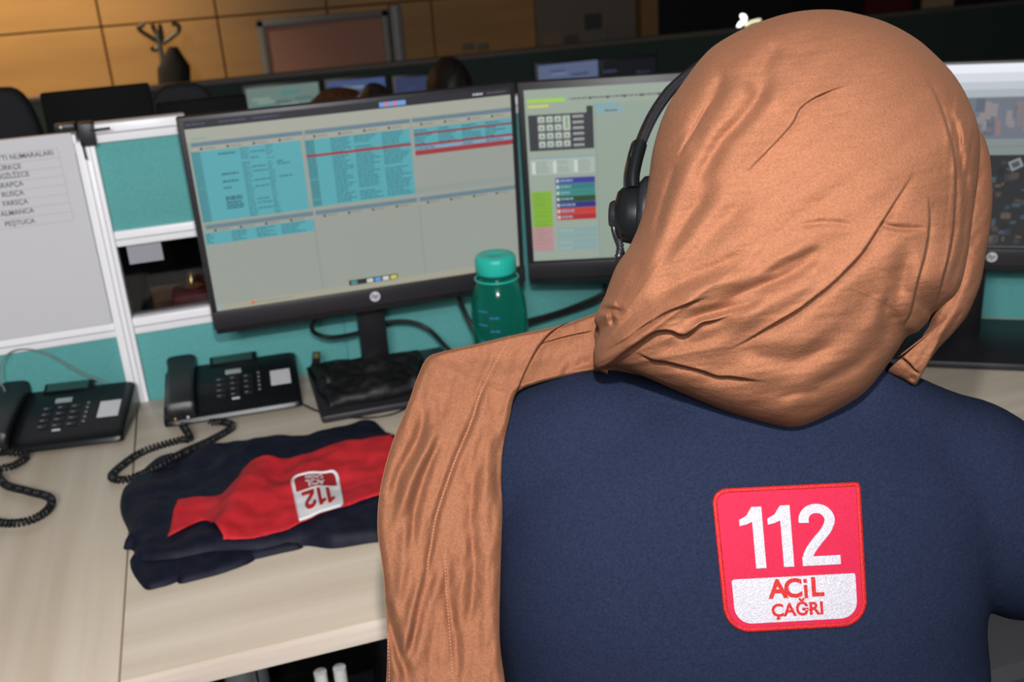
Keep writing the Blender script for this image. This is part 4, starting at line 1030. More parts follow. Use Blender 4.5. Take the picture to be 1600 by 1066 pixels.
MAIN = [(1240, 19), (1300, 15), (1350, 24), (1390, 37), (1430, 59), (1460, 84), (1490, 116), (1513, 155), (1530, 205), (1530, 262), (1522, 330), (1513, 400), (1505, 440), (1495, 461), (1478, 475), (1458, 489), (1450, 502), (1434, 518), (1416, 527), (1402, 548), (1376, 584), (1346, 617), (1294, 648),
        (1245, 667), (1200, 662), (1130, 641), (1060, 612), (1000, 586), (960, 573), (932, 577), (927, 552), (935, 520), (929, 498), (945, 462), (962, 418), (985, 382), (1002, 340), (1012, 290), (1021, 230), (1040, 172), (1066, 130), (1100, 86), (1130, 62), (1180, 37)]
folds = [
    # overlaps near the gather at the left of the neck
    ('o', .0030, 20, 6, [(938, 554), (945, 549), (965, 538), (993, 518), (1013, 504), (1041, 488), (1069, 477), (1089, 470), (1110, 462)]),
    ('o', .0042, 22, 8, [(950, 570), (959, 563), (984, 545), (1004, 531), (1024, 519), (1046, 517), (1066, 524), (1080, 518), (1097, 505), (1120, 500), (1150, 490)]),
    ('o', .0034, 24, 7, [(985, 547), (997, 552), (1021, 563), (1041, 566), (1069, 573), (1097, 580), (1120, 588), (1142, 589), (1176, 594), (1200, 597)]),
    ('o', .0036, 30, 8, [(1130, 550), (1165, 533), (1195, 515), (1224, 498), (1249, 483), (1274, 464), (1297, 446), (1322, 422), (1350, 391), (1386, 335), (1418, 285), (1430, 262)]),
    # soft valleys
    ('g', .0036, 9, 16, [(1060, 505), (1091, 494), (1130, 484), (1167, 475), (1200, 462)]),
    ('g', .0046, 12, 22, [(1110, 478), (1139, 467), (1181, 450), (1224, 432), (1252, 417), (1277, 402), (1300, 390)]),
    ('g', .0022, 8, 14, [(1190, 432), (1230, 412), (1265, 396), (1290, 384)]),
    ('g', .0034, 20, 34, [(1010, 470), (1070, 440), (1130, 415), (1180, 390)]),
    ('r', .0030, 16, 0, [(1000, 490), (1060, 462), (1120, 445), (1190, 420)]),
    ('r', .0022, 14, 0, [(1130, 512), (1180, 492), (1230, 465), (1280, 432)]),
    ('g', .0016, 10, 14, [(1020, 545), (1060, 542), (1100, 532), (1150, 512)]),
    ('g', .0030, 16, 26, [(1150, 545), (1200, 560), (1260, 558), (1310, 530)]),
    # ridges of the crown at the upper left
    ('g', .0036, 12, 22, [(1135, 105), (1126, 125), (1113, 157), (1095, 185), (1071, 225)]),
    ('g', .0012, 3, 6, [(1116, 150), (1100, 175), (1085, 202), (1071, 225), (1055, 255)]),
    ('g', .0046, 13, 24, [(1215, 105), (1194, 138), (1179, 162), (1158, 188), (1131, 217), (1110, 249), (1080, 300)]),
    ('g', .0038, 16, 26, [(1225, 62), (1205, 85), (1184, 120), (1165, 150)]),
    ('o', .0020, 30, 12, [(1160, 275), (1189, 246), (1236, 196), (1250, 170), (1276, 151), (1315, 136), (1340, 132)]),
    ('g', .0030, 14, 20, [(1120, 270), (1090, 320), (1050, 385), (1015, 440)]),
    ('g', .0022, 16, 26, [(1180, 300), (1130, 350), (1070, 410), (1010, 470)]),
    ('g', .0020, 6, 12, [(1060, 250), (1045, 290), (1030, 340), (1020, 380)]),
    ('r', .0030, 16, 0, [(1090, 230), (1060, 300), (1035, 360), (1000, 430)]),
    # right-hand layers
    ('o', .0036, 44, 14, [(1412, 527), (1413, 507), (1423, 487), (1434, 440), (1446, 395), (1452, 350), (1450, 300)]),
    ('o', .0050, 40, 14, [(1454, 500), (1460, 483), (1472, 440), (1488, 368), (1493, 263), (1480, 200), (1462, 150), (1440, 115)]),
    ('g', .0028, 7, 9, [(1508, 240), (1511, 295), (1510, 350), (1498, 410), (1478, 465)]),
    ('g', .0022, 6, 8, [(1484, 170), (1498, 215), (1506, 290)]),
    ('g', .0030, 14, 18, [(1360, 560), (1385, 520), (1400, 470), (1412, 420), (1420, 370)]),
    ('g', .0024, 12, 18, [(1250, 610), (1300, 590), (1345, 565), (1372, 530)]),
    ('r', .0024, 22, 0, [(1010, 575), (1080, 600), (1160, 625), (1230, 640), (1290, 625)]),
    ('g', .0014, 8, 12, [(1210, 628), (1240, 615), (1290, 612)]),
    ('g', .0016, 5, 7, [(1370, 350), (1410, 357), (1450, 356)]),
    ('g', .0012, 6, 10, [(1240, 352), (1290, 348), (1340, 352)]),
    ('g', .0014, 7, 11, [(1390, 540), (1380, 500), (1392, 450)]),
    ('g', .0040, 5, 6, [(928, 484), (951, 484), (968, 486), (972, 478)]),
    ('g', .0032, 4, 6, [(952, 484), (956, 500), (958, 512)]),
]
def main_extra(PX, PY):
    return (fan(PX, PY, (905, 585), ((9, .0012), (17, .0007), (31, .0003)), 1.3, 60, 520)
            + .0040 * vnoise(PX, PY, 170, 44, 3.1, -.72) + .0013 * vnoise(PX, PY, 90, 20, 7.7, -.62) + .0006 * vnoise(PX, PY, 60, 8, 1.7, -.15)
            + np.clip((PX - 1470) / 40, 0, 1) * .0042 * vnoise(PX, PY, 8, 40, 5.5, .1))
b = B()
bag(MAIN, (1270, 330), .775, .135, .13, folds, b, 'scarf', extra=main_extra, hole=.5)
WRAP = [(1500, 200), (1530, 203), (1546, 240), (1551, 300), (1548, 350), (1540, 400), (1533, 440), (1522, 470), (1509, 496), (1487, 523), (1465, 546), (1448, 572), (1436, 595), (1427, 602), (1411, 593), (1391, 584), (1387, 578), (1404, 556), (1434, 538), (1443, 521), (1451, 508), (1455, 470), (1478, 350), (1490, 260)]
wf = [('o', .0030, 12, 5, [(1396, 560), (1405, 557), (1417, 564), (1430, 578), (1440, 585)]), ('g', .0022, 5, 7, [(1465, 540), (1487, 512), (1508, 480)]),
      ('r', .0020, 12, 0, [(1450, 545), (1480, 500), (1510, 450), (1530, 380)]), ('g', .0018, 5, 7, [(1420, 590), (1432, 592)])]
bag(WRAP, (1485, 495), .800, .045, .05, wf, b, 'scarf', NF=420, NS=91, extra=lambda X_, Y_: .0020 * vnoise(X_, Y_, 12, 45, 9.1, .6) + .0008 * vnoise(X_, Y_, 9, 9, 4.1))
# wrap passing under the chin at the left of the neck
NECK = [(936, 500), (955, 475), (985, 455), (1050, 470), (1060, 560), (1010, 585), (960, 578), (940, 574), (932, 560), (930, 520)]
bag(NECK, (975, 530), .800, .035, .04, [], b, 'scarf', NF=160, NS=40)

# tail over the left shoulder
A_ = [(945, 480), (928, 490), (872, 509), (800, 524), (735, 540), (690, 550), (667, 560), (652, 590), (638, 630), (612, 695), (594, 765), (590, 830), (599, 900), (605, 1000), (603, 1085), (600, 1180), (604, 1300)]
B_ = [(950, 585), (932, 580), (905, 583), (868, 592), (838, 600), (815, 608), (803, 622), (796, 655), (786, 700), (783, 750), (785, 800), (782, 900), (781, 1000), (790, 1075), (796, 1180), (790, 1300)]
NT, NW = 330, 130
Ap = resample(smooth_path(A_, 8), 2000); Bp = resample(smooth_path(B_, 8), 2000)
def param(P, y_turn): return P
# match both borders by hand-set stations
stA = [0, .10, .22, .30, .36, .42, .50, .60, .72, .84, 1.0]
def stations(P, pts):
    out = [0]; 
    for q_ in pts: out.append(int(np.argmin(np.hypot(P[:, 0] - q_[0], P[:, 1] - q_[1]))))
    return out + [len(P) - 1]
sa_ = stations(Ap, [(872, 509), (735, 540), (667, 560), (612, 695), (590, 830), (605, 1000)])
sb_ = stations(Bp, [(905, 583), (838, 600), (803, 622), (786, 700), (784, 830), (781, 1000)])
st = np.linspace(0, 1, len(sa_)); tt = np.linspace(0, 1, NT)
ia = np.interp(tt, st, sa_).astype(int); ib = np.interp(tt, st, sb_).astype(int)
W_ = np.linspace(0, 1, NW)
PX = Ap[ia, 0][:, None] * (1 - W_) + Bp[ib, 0][:, None] * W_; PY = Ap[ia, 1][:, None] * (1 - W_) + Bp[ib, 1][:, None] * W_
# depth: hugging the shirt where it lies on it, else a hanging surface
base = np.interp(PY, [480, 560, 620, 700, 850, 1000, 1300], [.835, .830, .805, .785, .760, .745, .72]) 
SD = np.full(PX.shape, 9.)
for i in range(0, NT, 3):
    for j in range(0, NW, 3):
        d = shirt_depth(PX[i, j], PY[i, j])
        if d: SD[i:i + 3, j:j + 3] = d
Zt = np.minimum(base, SD - .010)
for _ in range(60):
    Zs = Zt.copy(); Zs[1:-1] = (Zt[:-2] + Zt[2:] + 2 * Zt[1:-1]) / 4; Zs[:, 1:-1] = (Zs[:, :-2] + Zs[:, 2:] + 2 * Zs[:, 1:-1]) / 4
    Zt = np.minimum(Zs, SD - .006)
tf = [('o', .0038, 60, 14, [(800, 640), (808, 612), (824, 574), (843, 540), (868, 514), (905, 498), (930, 490)]),
      ('o', .0020, 24, 8, [(838, 540), (880, 527), (932, 516)]),
      ('g', .0032, 9, 14, [(870, 590), (900, 575), (935, 565)]),
      ('g', .0022, 5, 9, [(796, 527), (775, 565), (752, 612), (736, 660), (719, 700), (700, 750), (681, 810), (672, 860), (667, 892), (650, 960), (640, 1030)]),
      ('r', .0045, 12, 0, [(667, 890), (655, 950), (640, 1000), (620, 1066)]), ('g', .0045, 8, 10, [(690, 860), (665, 930), (645, 1000), (632, 1040), (640, 1080)]),
      ('g', .0050, 8, 12, [(604, 930), (612, 980), (625, 1030), (634, 1060)]),
      ('r', .0040, 10, 0, [(700, 640), (668, 700), (640, 760), (622, 830)]), ('g', .0035, 9, 12, [(665, 620), (655, 680), (625, 740), (612, 800)]),
      ('g', .0030, 8, 12, [(690, 680), (665, 740), (648, 800), (640, 870)]), ('r', .0035, 12, 0, [(640, 800), (630, 880), (625, 950)]),
      ('g', .0028, 9, 14, [(700, 850), (700, 930), (712, 1000), (712, 1080)]), ('g', .0025, 9, 14, [(745, 700), (735, 800), (740, 900), (730, 1000)]),
      ('r', .0025, 12, 0, [(765, 640), (758, 760), (762, 900), (755, 1040)]), ('g', .003, 8, 10, [(790, 660), (777, 720), (778, 800)])]
Hh = fold_field(PX, PY, tf) + .0040 * vnoise(PX, PY, 22, 170, 2.2, .12) * np.clip((PY - 560) / 80, .25, 1) + .0018 * vnoise(PX, PY, 12, 60, 4.4, .3) + .0010 * vnoise(PX, PY, 9, 12, 6.4)
edge = np.minimum(W_, 1 - W_)[None]; roll = .010 * (1 - np.clip(edge / .07, 0, 1)) ** 2
Zt = Zt - Hh + roll
rr_ = R @ np.stack([PX.ravel() - 800, PY.ravel() - 533, np.full(PX.size, FPX)]); PT_ = (EYE[:, None] + rr_ * (Zt.ravel() / FPX)).T.reshape(NT, NW, 3)
b.grid(PT_, 'scarf')
# underside of the tail, 5 mm behind
rr_ = R @ np.stack([PX.ravel() - 800, PY.ravel() - 533, np.full(PX.size, FPX)]); PU_ = (EYE[:, None] + rr_ * ((Zt + .005).ravel() / FPX)).T.reshape(NT, NW, 3)
b.grid(PU_, 'scarf')
for edge_i in (0, NW - 1): b.grid(np.stack([PT_[:, edge_i], PU_[:, edge_i]], 1), 'scarf')
scarf = b.build('headscarf', person, 180)
# seam stitching as short threads lying on the tail
TB = BVHTree.FromPolygons([Vector(tuple(p)) for p in PT_.reshape(-1, 3)], [(i * NW + j, (i + 1) * NW + j, (i + 1) * NW + j + 1, i * NW + j + 1) for i in range(NT - 1) for j in range(NW - 1)])
b = B()
def stitches(path, step):
    P = resample(smooth_path(path, 8), max(4, int(np.linalg.norm(np.diff(smooth_path(path, 8), axis=0), axis=1).sum() / step)))
    for i in range(0, len(P) - 1):
        a = P[i]; c = P[i] + (P[i + 1] - P[i]) * .55; pts = []
        for q_ in (a, (a + c) / 2, c):
            d = Vector(tuple(ray(*q_))).normalized(); h = TB.ray_cast(Vector(tuple(EYE)), d)
            if h[0]: pts.append(h[0] - d * .0005)
        if len(pts) == 3: b.tube(pts, .00042, 'stitch', 5)
stitches([(797, 528), (775, 565), (752, 612), (736, 660), (719, 700), (700, 750), (681, 810), (674, 850), (667, 892)], 5)
stitches([(695, 865), (697, 920), (702, 980), (708, 1064)], 5)
stitches([(606, 990), (608, 1030), (608, 1066)], 5)
b.build('seam_stitching', scarf, 60)

# ================================================================== HEADSET
t = thing('headset', 'black call-centre headset worn over the rust headscarf', 'headset', at_d(985, 335, .79))
def D3(px, py, d): return Vector(tuple(at_d(px, py, d)))
band = smooth_path([(984, 292, .792), (988, 262, .795), (1000, 222, .800), (1019, 180, .806), (1045, 142, .812), (1075, 108, .818), (1110, 78, .824), (1160, 52, .832), (1230, 35, .842), (1310, 33, .85), (1400, 62, .855), (1470, 115, .852), (1515, 190, .845), (1535, 270, .835), (1536, 320, .83)], 8)
_c = np.array([1270, 330])
for i_, p_ in enumerate(band):
    if p_[2] > .812: k_ = 1 - .12 * min(1, (p_[2] - .812) / .035); band[i_, :2] = _c + (p_[:2] - _c) * k_
def ribbon(P, wd, th, m, b):
    # flat band: wide along the viewing direction, thin across it, with a raised centre line
    rows = []
    Q = [D3(*p) for p in P]
    for i, p in enumerate(Q):
        tdir = (Q[min(i + 1, len(Q) - 1)] - Q[max(i - 1, 0)]).normalized(); f_ = camF.copy(); f_ = (f_ - tdir * f_.dot(tdir)).normalized(); s_ = tdir.cross(f_)
        rows.append([p + f_ * wd * math.cos(a) + s_ * th * math.sin(a) for a in [2 * PI * k / 16 for k in range(16)]])
    b.grid(rows, m, closed_v=True); b.add(rows[0], [tuple(range(16))], m); b.add(rows[-1], [tuple(range(16))[::-1]], m)
b = B(); ribbon(band[6:], .010, .0038, 'black', b); b.build('headband', t, 60)
b = B(); ribbon([tuple(np.array(p) + [5.5, 2.0, -.002]) for p in band[8:60]], .010, .0022, 'grey_metal', b); 
b = B(); ribbon([tuple(np.array(p) + [4.5, 2.5, -.004]) for p in band[8:62]], .009, .0026, 'bezel', b); b.build('band_padding', t, 60)
b = B(); P = smooth_path([(987, 298, .785), (987, 275, .787), (992, 250, .790), (998, 228, .793)], 5); ribbon([tuple(p) for p in P], .012, .0062, 'gloss', b)
b.tube([D3(991, 228, .785), D3(986, 240, .783), D3(985, 258, .783), D3(987, 290, .783)], .0022, 'gloss', 8); b.build('size_slider', t, 60)
# ear cup: disc facing left
def cup(b, cx, cy, d, rz, rxy, axis_len, m):
    ax = (camR * -1 + camF * .25 + camU * .05).normalized(); u_ = camU - ax * camU.dot(ax); u_.normalize(); v_ = ax.cross(u_)
    c_ = D3(cx, cy, d); rows = []
    for (rr, h) in rxy:
        rows.append([c_ + ax * h + (u_ * math.cos(a) * 1.12 + v_ * math.sin(a)) * rr for a in [2 * PI * k / 32 for k in range(32)]])
    b.grid(rows, m, closed_v=True)
b = B(); cup(b, 1004, 335, .790, 0, [(.001, .022), (.008, .0215), (.0155, .019), (.0195, .014), (.0205, .008), (.0205, .002), (.017, 0), (.001, 0)], 0, 'gloss'); b.build('ear_cup', t, 60)
b = B(); cup(b, 1006, 333, .790, 0, [(.001, .003), (.022, .003), (.025, 0), (.0255, -.004), (.023, -.009), (.001, -.009)], 0, 'black'); b.build('ear_cushion', t, 60)
b = B(); cup(b, 964, 335, .790, 0, [(.001, .006), (.008, .0055), (.0095, .003), (.0095, -.006), (.001, -.006)], 0, 'black')
b.build('microphone_pivot', t, 60)
b = B(); b.tube(smooth_path([D3(958, 345, .79), D3(960, 362, .79), D3(966, 380, .795), D3(974, 400, .81), D3(990, 430, .84)], 6), .0024, 'black', 10); b.build('microphone_boom', t, 60)
b = B(); P = smooth_path([(967, 375, .783), (969, 388, .783), (967, 405, .785), (975, 425, .80)], 12)
b.tube([D3(*p) for p in P], [.0026 + .0006 * (k % 4 < 2) for k in range(len(P))], 'black', 10); b.build('strain_relief', t, 60)

# ================================================================== OFFICE CHAIR of the operator
t = thing('office_chair', 'dark office chair under the seated person', 'chair', (ORG[0], ORG[1], 0), -AZ)
T = Matrix.Translation(Vector((ORG[0], ORG[1], 0))) @ Matrix.Rotation(-AZ, 4, 'Z')
b = B(T); b.box((-.23, -.20, .34), (.23, .28, .385), 'darkcloth', .02, 3); b.build('seat', t, 60)
b = B(T); b.box((-.19, -.235, .52), (.19, -.19, .80), 'darkcloth', .018, 3); b.tube([(0, -.2, .56), (0, -.19, .44), (0, -.05, .38)], .018, 'black'); b.build('backrest', t, 60)
b = B(T); b.tube([(0, 0, .10), (0, 0, .34)], .025, 'black'); b.build('gas_column', t, 60)
for k in range(5):
    a = 2 * PI * k / 5 + .3; b = B(T); b.tube([(0, 0, .11), (.26 * math.cos(a), .26 * math.sin(a), .075)], [.025, .015], 'black'); lg = b.build('base_arm', t, 60)
    b = B(T); b.lathe([(0, -.012), (.022, -.012), (.025, -.008), (.025, .008), (.022, .012), (0, .012)], 'black', 20, (.26 * math.cos(a), .26 * math.sin(a), .025), 'x'); b.tube([(.26 * math.cos(a), .26 * math.sin(a), .02), (.26 * math.cos(a), .26 * math.sin(a), .075)], .008, 'black'); o = b.build('caster', lg, 60)

# ================================================================== BACKGROUND
# framed board on the wall
P0 = at_y(400, 33, WY - .03); P1 = at_y(606, 22, WY - .03); zt = P0[2]; zb_ = P0[2] - .9
t = thing('pinboard', 'pinkish-brown board in a grey frame on the wood wall', 'board', (P0[0], WY, zb_))
b = B(); b.box((P0[0] + .03, WY - .015, zb_ + .03), (P1[0] - .03, WY - .003, zt - .03), 'board'); b.build('board', t)
b = B(); b.box((P0[0], WY - .03, zb_), (P0[0] + .03, WY - .002, zt), 'frame_metal', .004); b.box((P1[0] - .03, WY - .03, zb_), (P1[0], WY - .002, zt), 'frame_metal', .004); b.box((P0[0], WY - .03, zt - .03), (P1[0], WY - .002, zt), 'frame_metal', .004); b.box((P0[0], WY - .03, zb_), (P1[0], WY - .002, zb_ + .03), 'frame_metal', .004); b.build('frame', t)
xq = at_y(613, 60, WY - .05)[0]; xr = at_y(631, 60, WY - .05)[0]
b = B(); b.box((xq, WY - .06, 0), (xr, WY, zt + .02), 'frame_metal', .005); b.box((xq + .018, WY - .065, 0), (xq + .028, WY - .055, zt + .015), 'grey_metal'); tag(b.build('upright_post'), 'grey upright post beside the framed board', 'post')
# wall plates reading 00:00-like blurred marks
t = thing('wall_plate', 'two small pale plates on the dark brown wall', 'sign', at_y(742, 72, WY))
for px in (731, 754):
    a = at_y(px - 10, 68, WY); c_ = at_y(px + 10, 77, WY); b = B(); b.box((a[0], WY - .006, c_[2]), (c_[0], WY - .001, a[2]), 'greywall', .002); b.build('plate', t)
# grey bay posters
k = 0
for (x0, y0, x1, y1, m, lab) in ((846, 52, 878, 92, mat('tan_poster', (.14, .09, .05, 1), .7), 'tan poster low on the grey-brown wall'), (913, 22, 940, 44, mat('dark_poster', (.03, .028, .028, 1), .7), 'small dark poster high on the grey-brown wall'),
                                 (882, 56, 905, 90, mat('brown_poster', (.05, .038, .03, 1), .7), 'dark brown poster beside the tan poster'), (948, 40, 990, 92, mat('grey_poster', (.09, .075, .06, 1), .7), 'broad grey-brown poster near the ochre column')):
    a = at_y(x0, y0, WY); c_ = at_y(x1, y1, WY); b = B(); b.box((a[0], WY - .008, c_[2]), (c_[0], WY - .001, a[2]), m); tag(b.build('poster'), lab, 'poster', 'posters on the grey-brown wall')
# dark far part
a = at_y(1350, -20, 5); c_ = at_y(1418, 30, 5); b = B(); b.box((a[0], 4.97, c_[2]), (c_[0], 4.99, a[2] + .1), mat('dim_red_banner', (.10, .006, .008, 1), .8)); tag(b.build('wall_banner'), 'dim dark red banner on the black wall', 'banner')
a = at_y(1440, -20, 5); c_ = at_y(1484, 28, 5); b = B(); b.box((a[0], 4.97, c_[2]), (c_[0], 4.99, a[2] + .1), mat('beige_notice', (.42, .28, .16, 1), .8)); tag(b.build('notice_board'), 'beige notice hanging on the black wall', 'notice')
a = at_y(1440, 53, 4.6); c_ = at_y(1512, 60, 4.6); b = B(); b.box((a[0], 4.6, 0), (c_[0], 4.64, a[2]), 'darkwall'); b.box((a[0], 4.595, a[2] - .02), (c_[0], 4.645, a[2]), 'greywall'); tag(b.build('low_screen'), 'low dark screen with a paler top edge by the black wall', 'screen')
# glowing white curled lamp
q3 = lambda px, py: tuple(at_y(px, py, 3.6))
b = B(); b.tube(smooth_path([q3(1154, 43), q3(1157, 37), q3(1163, 32), q3(1163, 26), q3(1158, 25)], 6), .011, mat('lamp_glow', (1, 1, 1, 1), .5, emit=(1, 1, .92, 1), estr=3.0), 10)
t = thing('curled_lamp', 'small glowing white curled lamp against the black background', 'lamp', q3(1154, 45)); b.build('lit_tube', t, 60)
b = B(); b.tube(smooth_path([q3(1164, 40), q3(1175, 34), q3(1188, 31)], 6), .007, mat('lamp_glow_warm', (1, 1, 1, 1), .5, emit=(1, .95, .6, 1), estr=1.2), 10); b.build('lit_arm', t, 60)
p = np.array(q3(1160, 46)); b = B(); b.tube([p, (p[0], p[1], 0)], .01, 'black'); b.build('stand', t)
b = B(); b.lathe([(0, 0), (.1, 0), (.1, .015), (0, .02)], 'black', 20, (p[0], p[1], 0)); b.build('base', t)

# coat rack
cb = at_y(262, 120, 2.85); zt = at_y(249, 42, 2.85)[2]
t = thing('coat_rack', 'dark coat rack with curled hooks before the orange wood wall', 'coat rack', (cb[0], 2.85, 0))
b = B(); b.tube([(cb[0], 2.85, 0), (cb[0] - .01, 2.85, zt - .01)], .011, 'darkrail'); b.build('pole', t)
def cr(px, py): return tuple(at_y(px, py, 2.85))
hm = mat('dark_bent_wood', (.012, .006, .003, 1), .4)
for pth in ([cr(252, 68), cr(235, 58), cr(220, 48), cr(217, 42), cr(226, 38)], [cr(254, 68), cr(268, 58), cr(279, 48), cr(278, 39), cr(268, 37)], [cr(252, 66), cr(246, 55), cr(240, 44), cr(238, 38)], [cr(250, 72), cr(242, 78), cr(236, 74)], [cr(254, 66), cr(252, 50), cr(249, 38)]):
    b = B(); b.tube(smooth_path(pth, 6), .009, hm, 8); b.build('hook', t, 60)
b = B(); b.lathe([(0, 0), (.17, 0), (.17, .02), (.03, .04), (0, .04)], 'darkrail', 24, (cb[0], 2.85, 0)); b.build('base', t)
b = B(); rows = []
for i in range(16):
    s_ = i / 15; c_ = np.array(at_y(270 + 4 * s_, 74 + 80 * s_, 2.80)); wd = .018 + .045 * min(1, s_ * 2.5) 
    rows.append([(c_[0] + wd * math.cos(a) * (1 + .1 * math.sin(5 * a)), c_[1] + .04 * math.sin(a), c_[2]) for a in [2 * PI * k / 20 for k in range(20)]])
b.grid(rows, mat('dark_brown_coat', (.008, .005, .004, 1), .9), closed_v=True); tag(b.build('hanging_coat', None, 60), 'dark coat hanging from the coat rack', 'coat')

# second row of desks
RY = 2.4
ztop = at_y(53, 153, RY)[2]
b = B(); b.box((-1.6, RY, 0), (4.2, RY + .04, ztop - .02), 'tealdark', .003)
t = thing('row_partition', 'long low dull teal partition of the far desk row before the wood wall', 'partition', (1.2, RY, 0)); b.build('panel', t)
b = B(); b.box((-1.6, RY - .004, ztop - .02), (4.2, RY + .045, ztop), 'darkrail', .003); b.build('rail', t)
b = B(); b.box((-1.6, RY - .66, .71), (4.2, RY - .005, .738), 'wood_light', .002); t = thing('long_desk', 'long beech desk of the far row', 'desk', (1.2, RY - .4, 0)); b.build('desktop', t)
for x in (-1.5, .2, 1.9, 4.1):
    b = B(); b.tube([(x, RY - .4, 0), (x, RY - .4, .71)], .025, 'grey_metal'); b.build('leg', t)
def far_monitor(x0p, x1p, ytop, cols, label, yb=RY - .12, w=None):
    a = at_y(x0p, ytop, yb); c_ = at_y(x1p, ytop - (x1p - x0p) * .06, yb); x0, x1 = a[0], c_[0]; zt_ = (a[2] + c_[2]) / 2
    t = thing('monitor', label, 'monitor', ((x0 + x1) / 2, yb, .74), 0, 'lit monitors of the far desk row')
    b = B(); b.box((x0 - .012, yb, zt_ - .27), (x1 + .012, yb + .02, zt_ + .012), 'bezel', .003); b.build('panel', t)
    b = B(); b.quad(x0, zt_ - .25, x1, zt_, yb - .0005, glow(*cols[0])); n = 7
    for i, c3 in enumerate(cols[1:]):
        for r_ in range(3):
            xx = x0 + (x1 - x0) * random.uniform(0, .7); zz_ = zt_ - .02 - .06 * random.random(); b.quad(xx, zz_ - .01, xx + (x1 - x0) * .25, zz_, yb - .001 - .0002 * (i * 3 + r_), glow(*c3))
    b.build('screen_image', t, 0)
    b = B(); xm = (x0 + x1) / 2; b.box((xm - .02, yb + .02, .745), (xm + .02, yb + .04, zt_ - .1), 'black'); b.box((xm - .1, yb - .05, .738), (xm + .1, yb + .1, .75), 'black', .003); b.build('stand', t)
far_monitor(383, 497, 137, [(96, 118, 110), (70, 100, 104), (120, 140, 130), (60, 120, 124)], 'far monitor with pale green screen behind the left monitor')
far_monitor(511, 601, 127, [(58, 76, 120), (110, 122, 128), (50, 66, 110)], 'far monitor with blue screen above the brown-haired head')
far_monitor(617, 672, 122, [(44, 52, 84), (52, 62, 96)], 'far monitor with dim violet-blue screen beside the dark head')
far_monitor(840, 934, 101, [(84, 96, 124), (104, 118, 146), (60, 70, 96)], 'far monitor with pale blue screen above the middle monitor')
far_monitor(942, 1024, 96, [(14, 16, 22), (50, 54, 78), (16, 18, 24)], 'far monitor with nearly black screen beside the headset band')

def far_person(px, ytop, hw_px, y, hair, label, z_extra=0.0):
    """seated colleague seen from behind: one continuous body, hair and top"""
    a = at_y(px, ytop, y); dep = proj(a)[2]; r = hw_px * dep / FPX; zt_ = a[2]; x = a[0]
    t = thing('person', label, 'person', (x, y, 0), 0, 'colleagues seated at the far desk row')
    hz = zt_ - .115
    b = B(); b.ellipsoid((x, y, hz), (.072, .09, .105), 'skin', 24); b.tube([(x, y, hz - .06), (x, y - .01, hz - .2)], [.05, .055], 'skin')
    rows = []
    for w_, hu, hv in ((hz - .17, .05, .05), (hz - .20, .12, .07), (hz - .24, .18, .09), (hz - .32, .19, .11), (hz - .45, .165, .11), (hz - .62, .17, .12)):
        rows.append([(x + hu * math.cos(k_), y - .01 + hv * math.sin(k_), w_) for k_ in [2 * PI * q_ / 24 for q_ in range(24)]])
    b.grid(rows, 'skin', closed_v=True); b.add(rows[0], [tuple(range(24))], 'skin'); b.add(rows[-1], [tuple(range(24))[::-1]], 'skin')
    for s_ in (-1, 1):
        b.tube([(x + s_ * .15, y, hz - .25), (x + s_ * .21, y + .05, hz - .45), (x + s_ * .15, y + .26, .77)], [.05, .042, .03], 'skin')
        for f_ in range(4): b.tube([(x + s_ * (.135 + .014 * f_), y + .27, .765), (x + s_ * (.135 + .014 * f_), y + .35 - .008 * abs(f_ - 1), .755)], [.01, .007], 'skin', 8)
        b.tube([(x + s_ * .13, y + .26, .765), (x + s_ * .11, y + .31, .757)], [.011, .008], 'skin', 8)
        b.tube([(x + s_ * .09, y, hz - .6), (x + s_ * .11, y + .4, hz - .6), (x + s_ * .11, y + .4, .06), (x + s_ * .11, y + .5, .05)], [.075, .06, .045, .035], 'skin')
    o = b.build('body', t, 80); remesh(o, .012, 4)
    b = B(); rows = [[(x + (p[0] - x) * 1.1, y + (p[1] - y) * 1.12, p[2] + .004) for p in r_] for r_ in rows]
    b.grid(rows, 'darkcloth', closed_v=True); b.add(rows[0], [tuple(range(24))], 'darkcloth'); b.add(rows[-1], [tuple(range(24))[::-1]], 'darkcloth')
    for s_ in (-1, 1): b.tube([(x + s_ * .15, y, hz - .25), (x + s_ * .21, y + .05, hz - .45), (x + s_ * .17, y + .2, .80)], [.062, .054, .044], 'darkcloth')
    o = b.build('top', t, 80); remesh(o, .012, 3)
    b = B(); bm = bmesh.new(); bmesh.ops.create_uvsphere(bm, u_segments=40, v_segments=26, radius=1)
    for v in bm.verts:
        k_ = 1 + .05 * noise.noise(v.co * 2.2) + .02 * noise.noise(Vector((v.co.x * 9, v.co.y * 9, v.co.z * 2)))
        lo_ = 1.35 if v.co.z < 0 else 1
        v.co = Vector((v.co.x * r * k_, v.co.y * .105 * k_ - .014 - (.0 if v.co.z > 0 else -.0), v.co.z * .115 * k_ * lo_)) + Vector((x, y - .004, hz + .001))
    b.bm(bm, hair); b.build('hair', t, 80)
    return t
far_person(697, 88, 37, 1.55, 'hair_dark', 'colleague with dark hair in a bun shape above the left monitor centre')
far_person(582, 129, 36, .85, 'hair_dark', 'colleague with black hair just showing above the left monitor')
far_person(524, 136, 60, 1.38, 'hair_brown', 'colleague with reddish-brown hair just showing above the left monitor')
far_person(1542, 60, 32, 2.6, 'hair_dark', 'dim figure standing in the dark at the upper right')

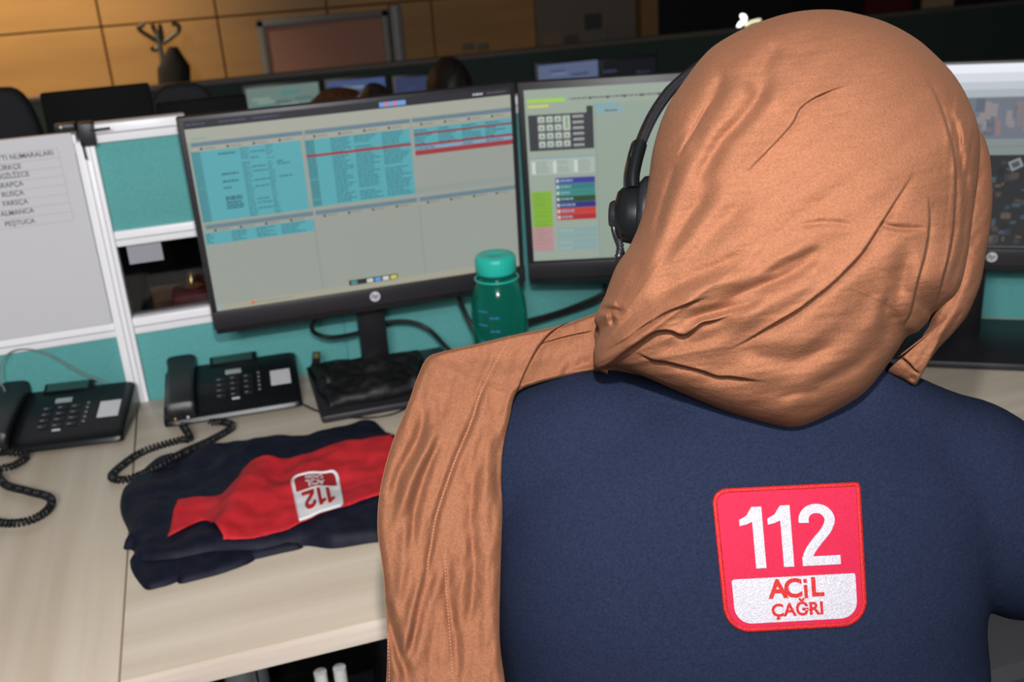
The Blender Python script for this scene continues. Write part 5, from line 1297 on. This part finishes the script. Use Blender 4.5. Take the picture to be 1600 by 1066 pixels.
def back_chair(px0, px1, ytop, y, label):
    a = at_y(px0, ytop, y); c_ = at_y(px1, ytop, y); x0, x1 = a[0], c_[0]; zt_ = max(a[2], c_[2]); xm = (x0 + x1) / 2; hw = (x1 - x0) / 2
    t = thing('office_chair', label, 'chair', (xm, y, 0), 0, 'black office chairs beyond the partition')
    b = B(); pts = [(xm + hw * math.copysign(abs(math.cos(k)) ** .6, math.cos(k)), zt_ - .28 + .28 * math.copysign(abs(math.sin(k)) ** .6, math.sin(k))) for k in [2 * PI * q_ / 40 for q_ in range(40)]]
    b.prism(pts, y - .035, y + .035, 'darkcloth', 'y', .012); b.build('backrest', t, 60)
    b = B(); b.box((xm - .22, y + .03, .43), (xm + .22, y + .48, .50), 'darkcloth', .02); b.tube([(xm, y + .02, .6), (xm, y + .04, .45), (xm, y + .2, .42)], .02, 'black'); b.build('seat', t, 60)
    b = B(); b.tube([(xm, y + .25, .08), (xm, y + .25, .43)], .025, 'black')
    for k in range(5): b.tube([(xm, y + .25, .08), (xm + .27 * math.cos(k * 1.257), y + .25 + .27 * math.sin(k * 1.257), .03)], [.022, .02], 'black')
    b.build('base', t, 60)
back_chair(-60, 55, 143, 0.85, 'black office chair with rounded back at the left edge beyond the partition')
back_chair(215, 345, 137, 0.95, 'black office chair beyond the partition, in front of the coat rack')
# facing desk behind the partition
b = B(); b.box((-1.2, .045, .712), (.34, .72, .738), 'wood_left', .002); t = thing('desk', 'beech desk on the other side of the partition, seen through the window pane', 'desk', (-.4, .4, 0)); b.build('desktop', t)
for x in (-1.1, .25): b = B(); b.tube([(x, .4, 0), (x, .4, .712)], .02, 'grey_metal'); b.build('leg', t)
a = at_y(62, 152, .45); c_ = at_y(236, 152, .45)
t = thing('monitor', 'black monitor turned away, seen from behind above the partition', 'monitor', ((a[0] + c_[0]) / 2, .45, .74))
b = B(); b.box((a[0], .45, a[2] - .32), (c_[0], .475, a[2] + .006), 'matte', .004); b.build('panel', t); b = B(); xm = (a[0] + c_[0]) / 2; b.box((xm - .03, .43, .745), (xm + .03, .455, 1.0), 'black', .004); b.box((xm - .12, .36, .738), (xm + .12, .55, .752), 'black', .004); b.build('stand', t)
a = at_y(236, 168, .5); c_ = at_y(385, 152, .5)
t = thing('monitor', 'black monitor turned away just behind the top left corner of the left monitor', 'monitor', ((a[0] + c_[0]) / 2, .5, .74))
b = B(); b.box((a[0] + .01, .5, a[2] - .3), (c_[0], .525, a[2] + .006), 'matte', .004); b.build('panel', t); b = B(); xm = (a[0] + c_[0]) / 2; b.box((xm - .03, .48, .745), (xm + .03, .505, 1.0), 'black', .004); b.box((xm - .12, .41, .738), (xm + .12, .6, .752), 'black', .004); b.build('stand', t)
# papers on the far row desk shelf
a = at_y(128, 152, RY - .1); c_ = at_y(196, 165, RY - .1)
b = B(); b.box((a[0], RY - .1, .738), (c_[0], RY - .02, a[2]), 'greywall', .003); tag(b.build('file_box'), 'grey-brown file box on the far desk near the coat rack', 'box')
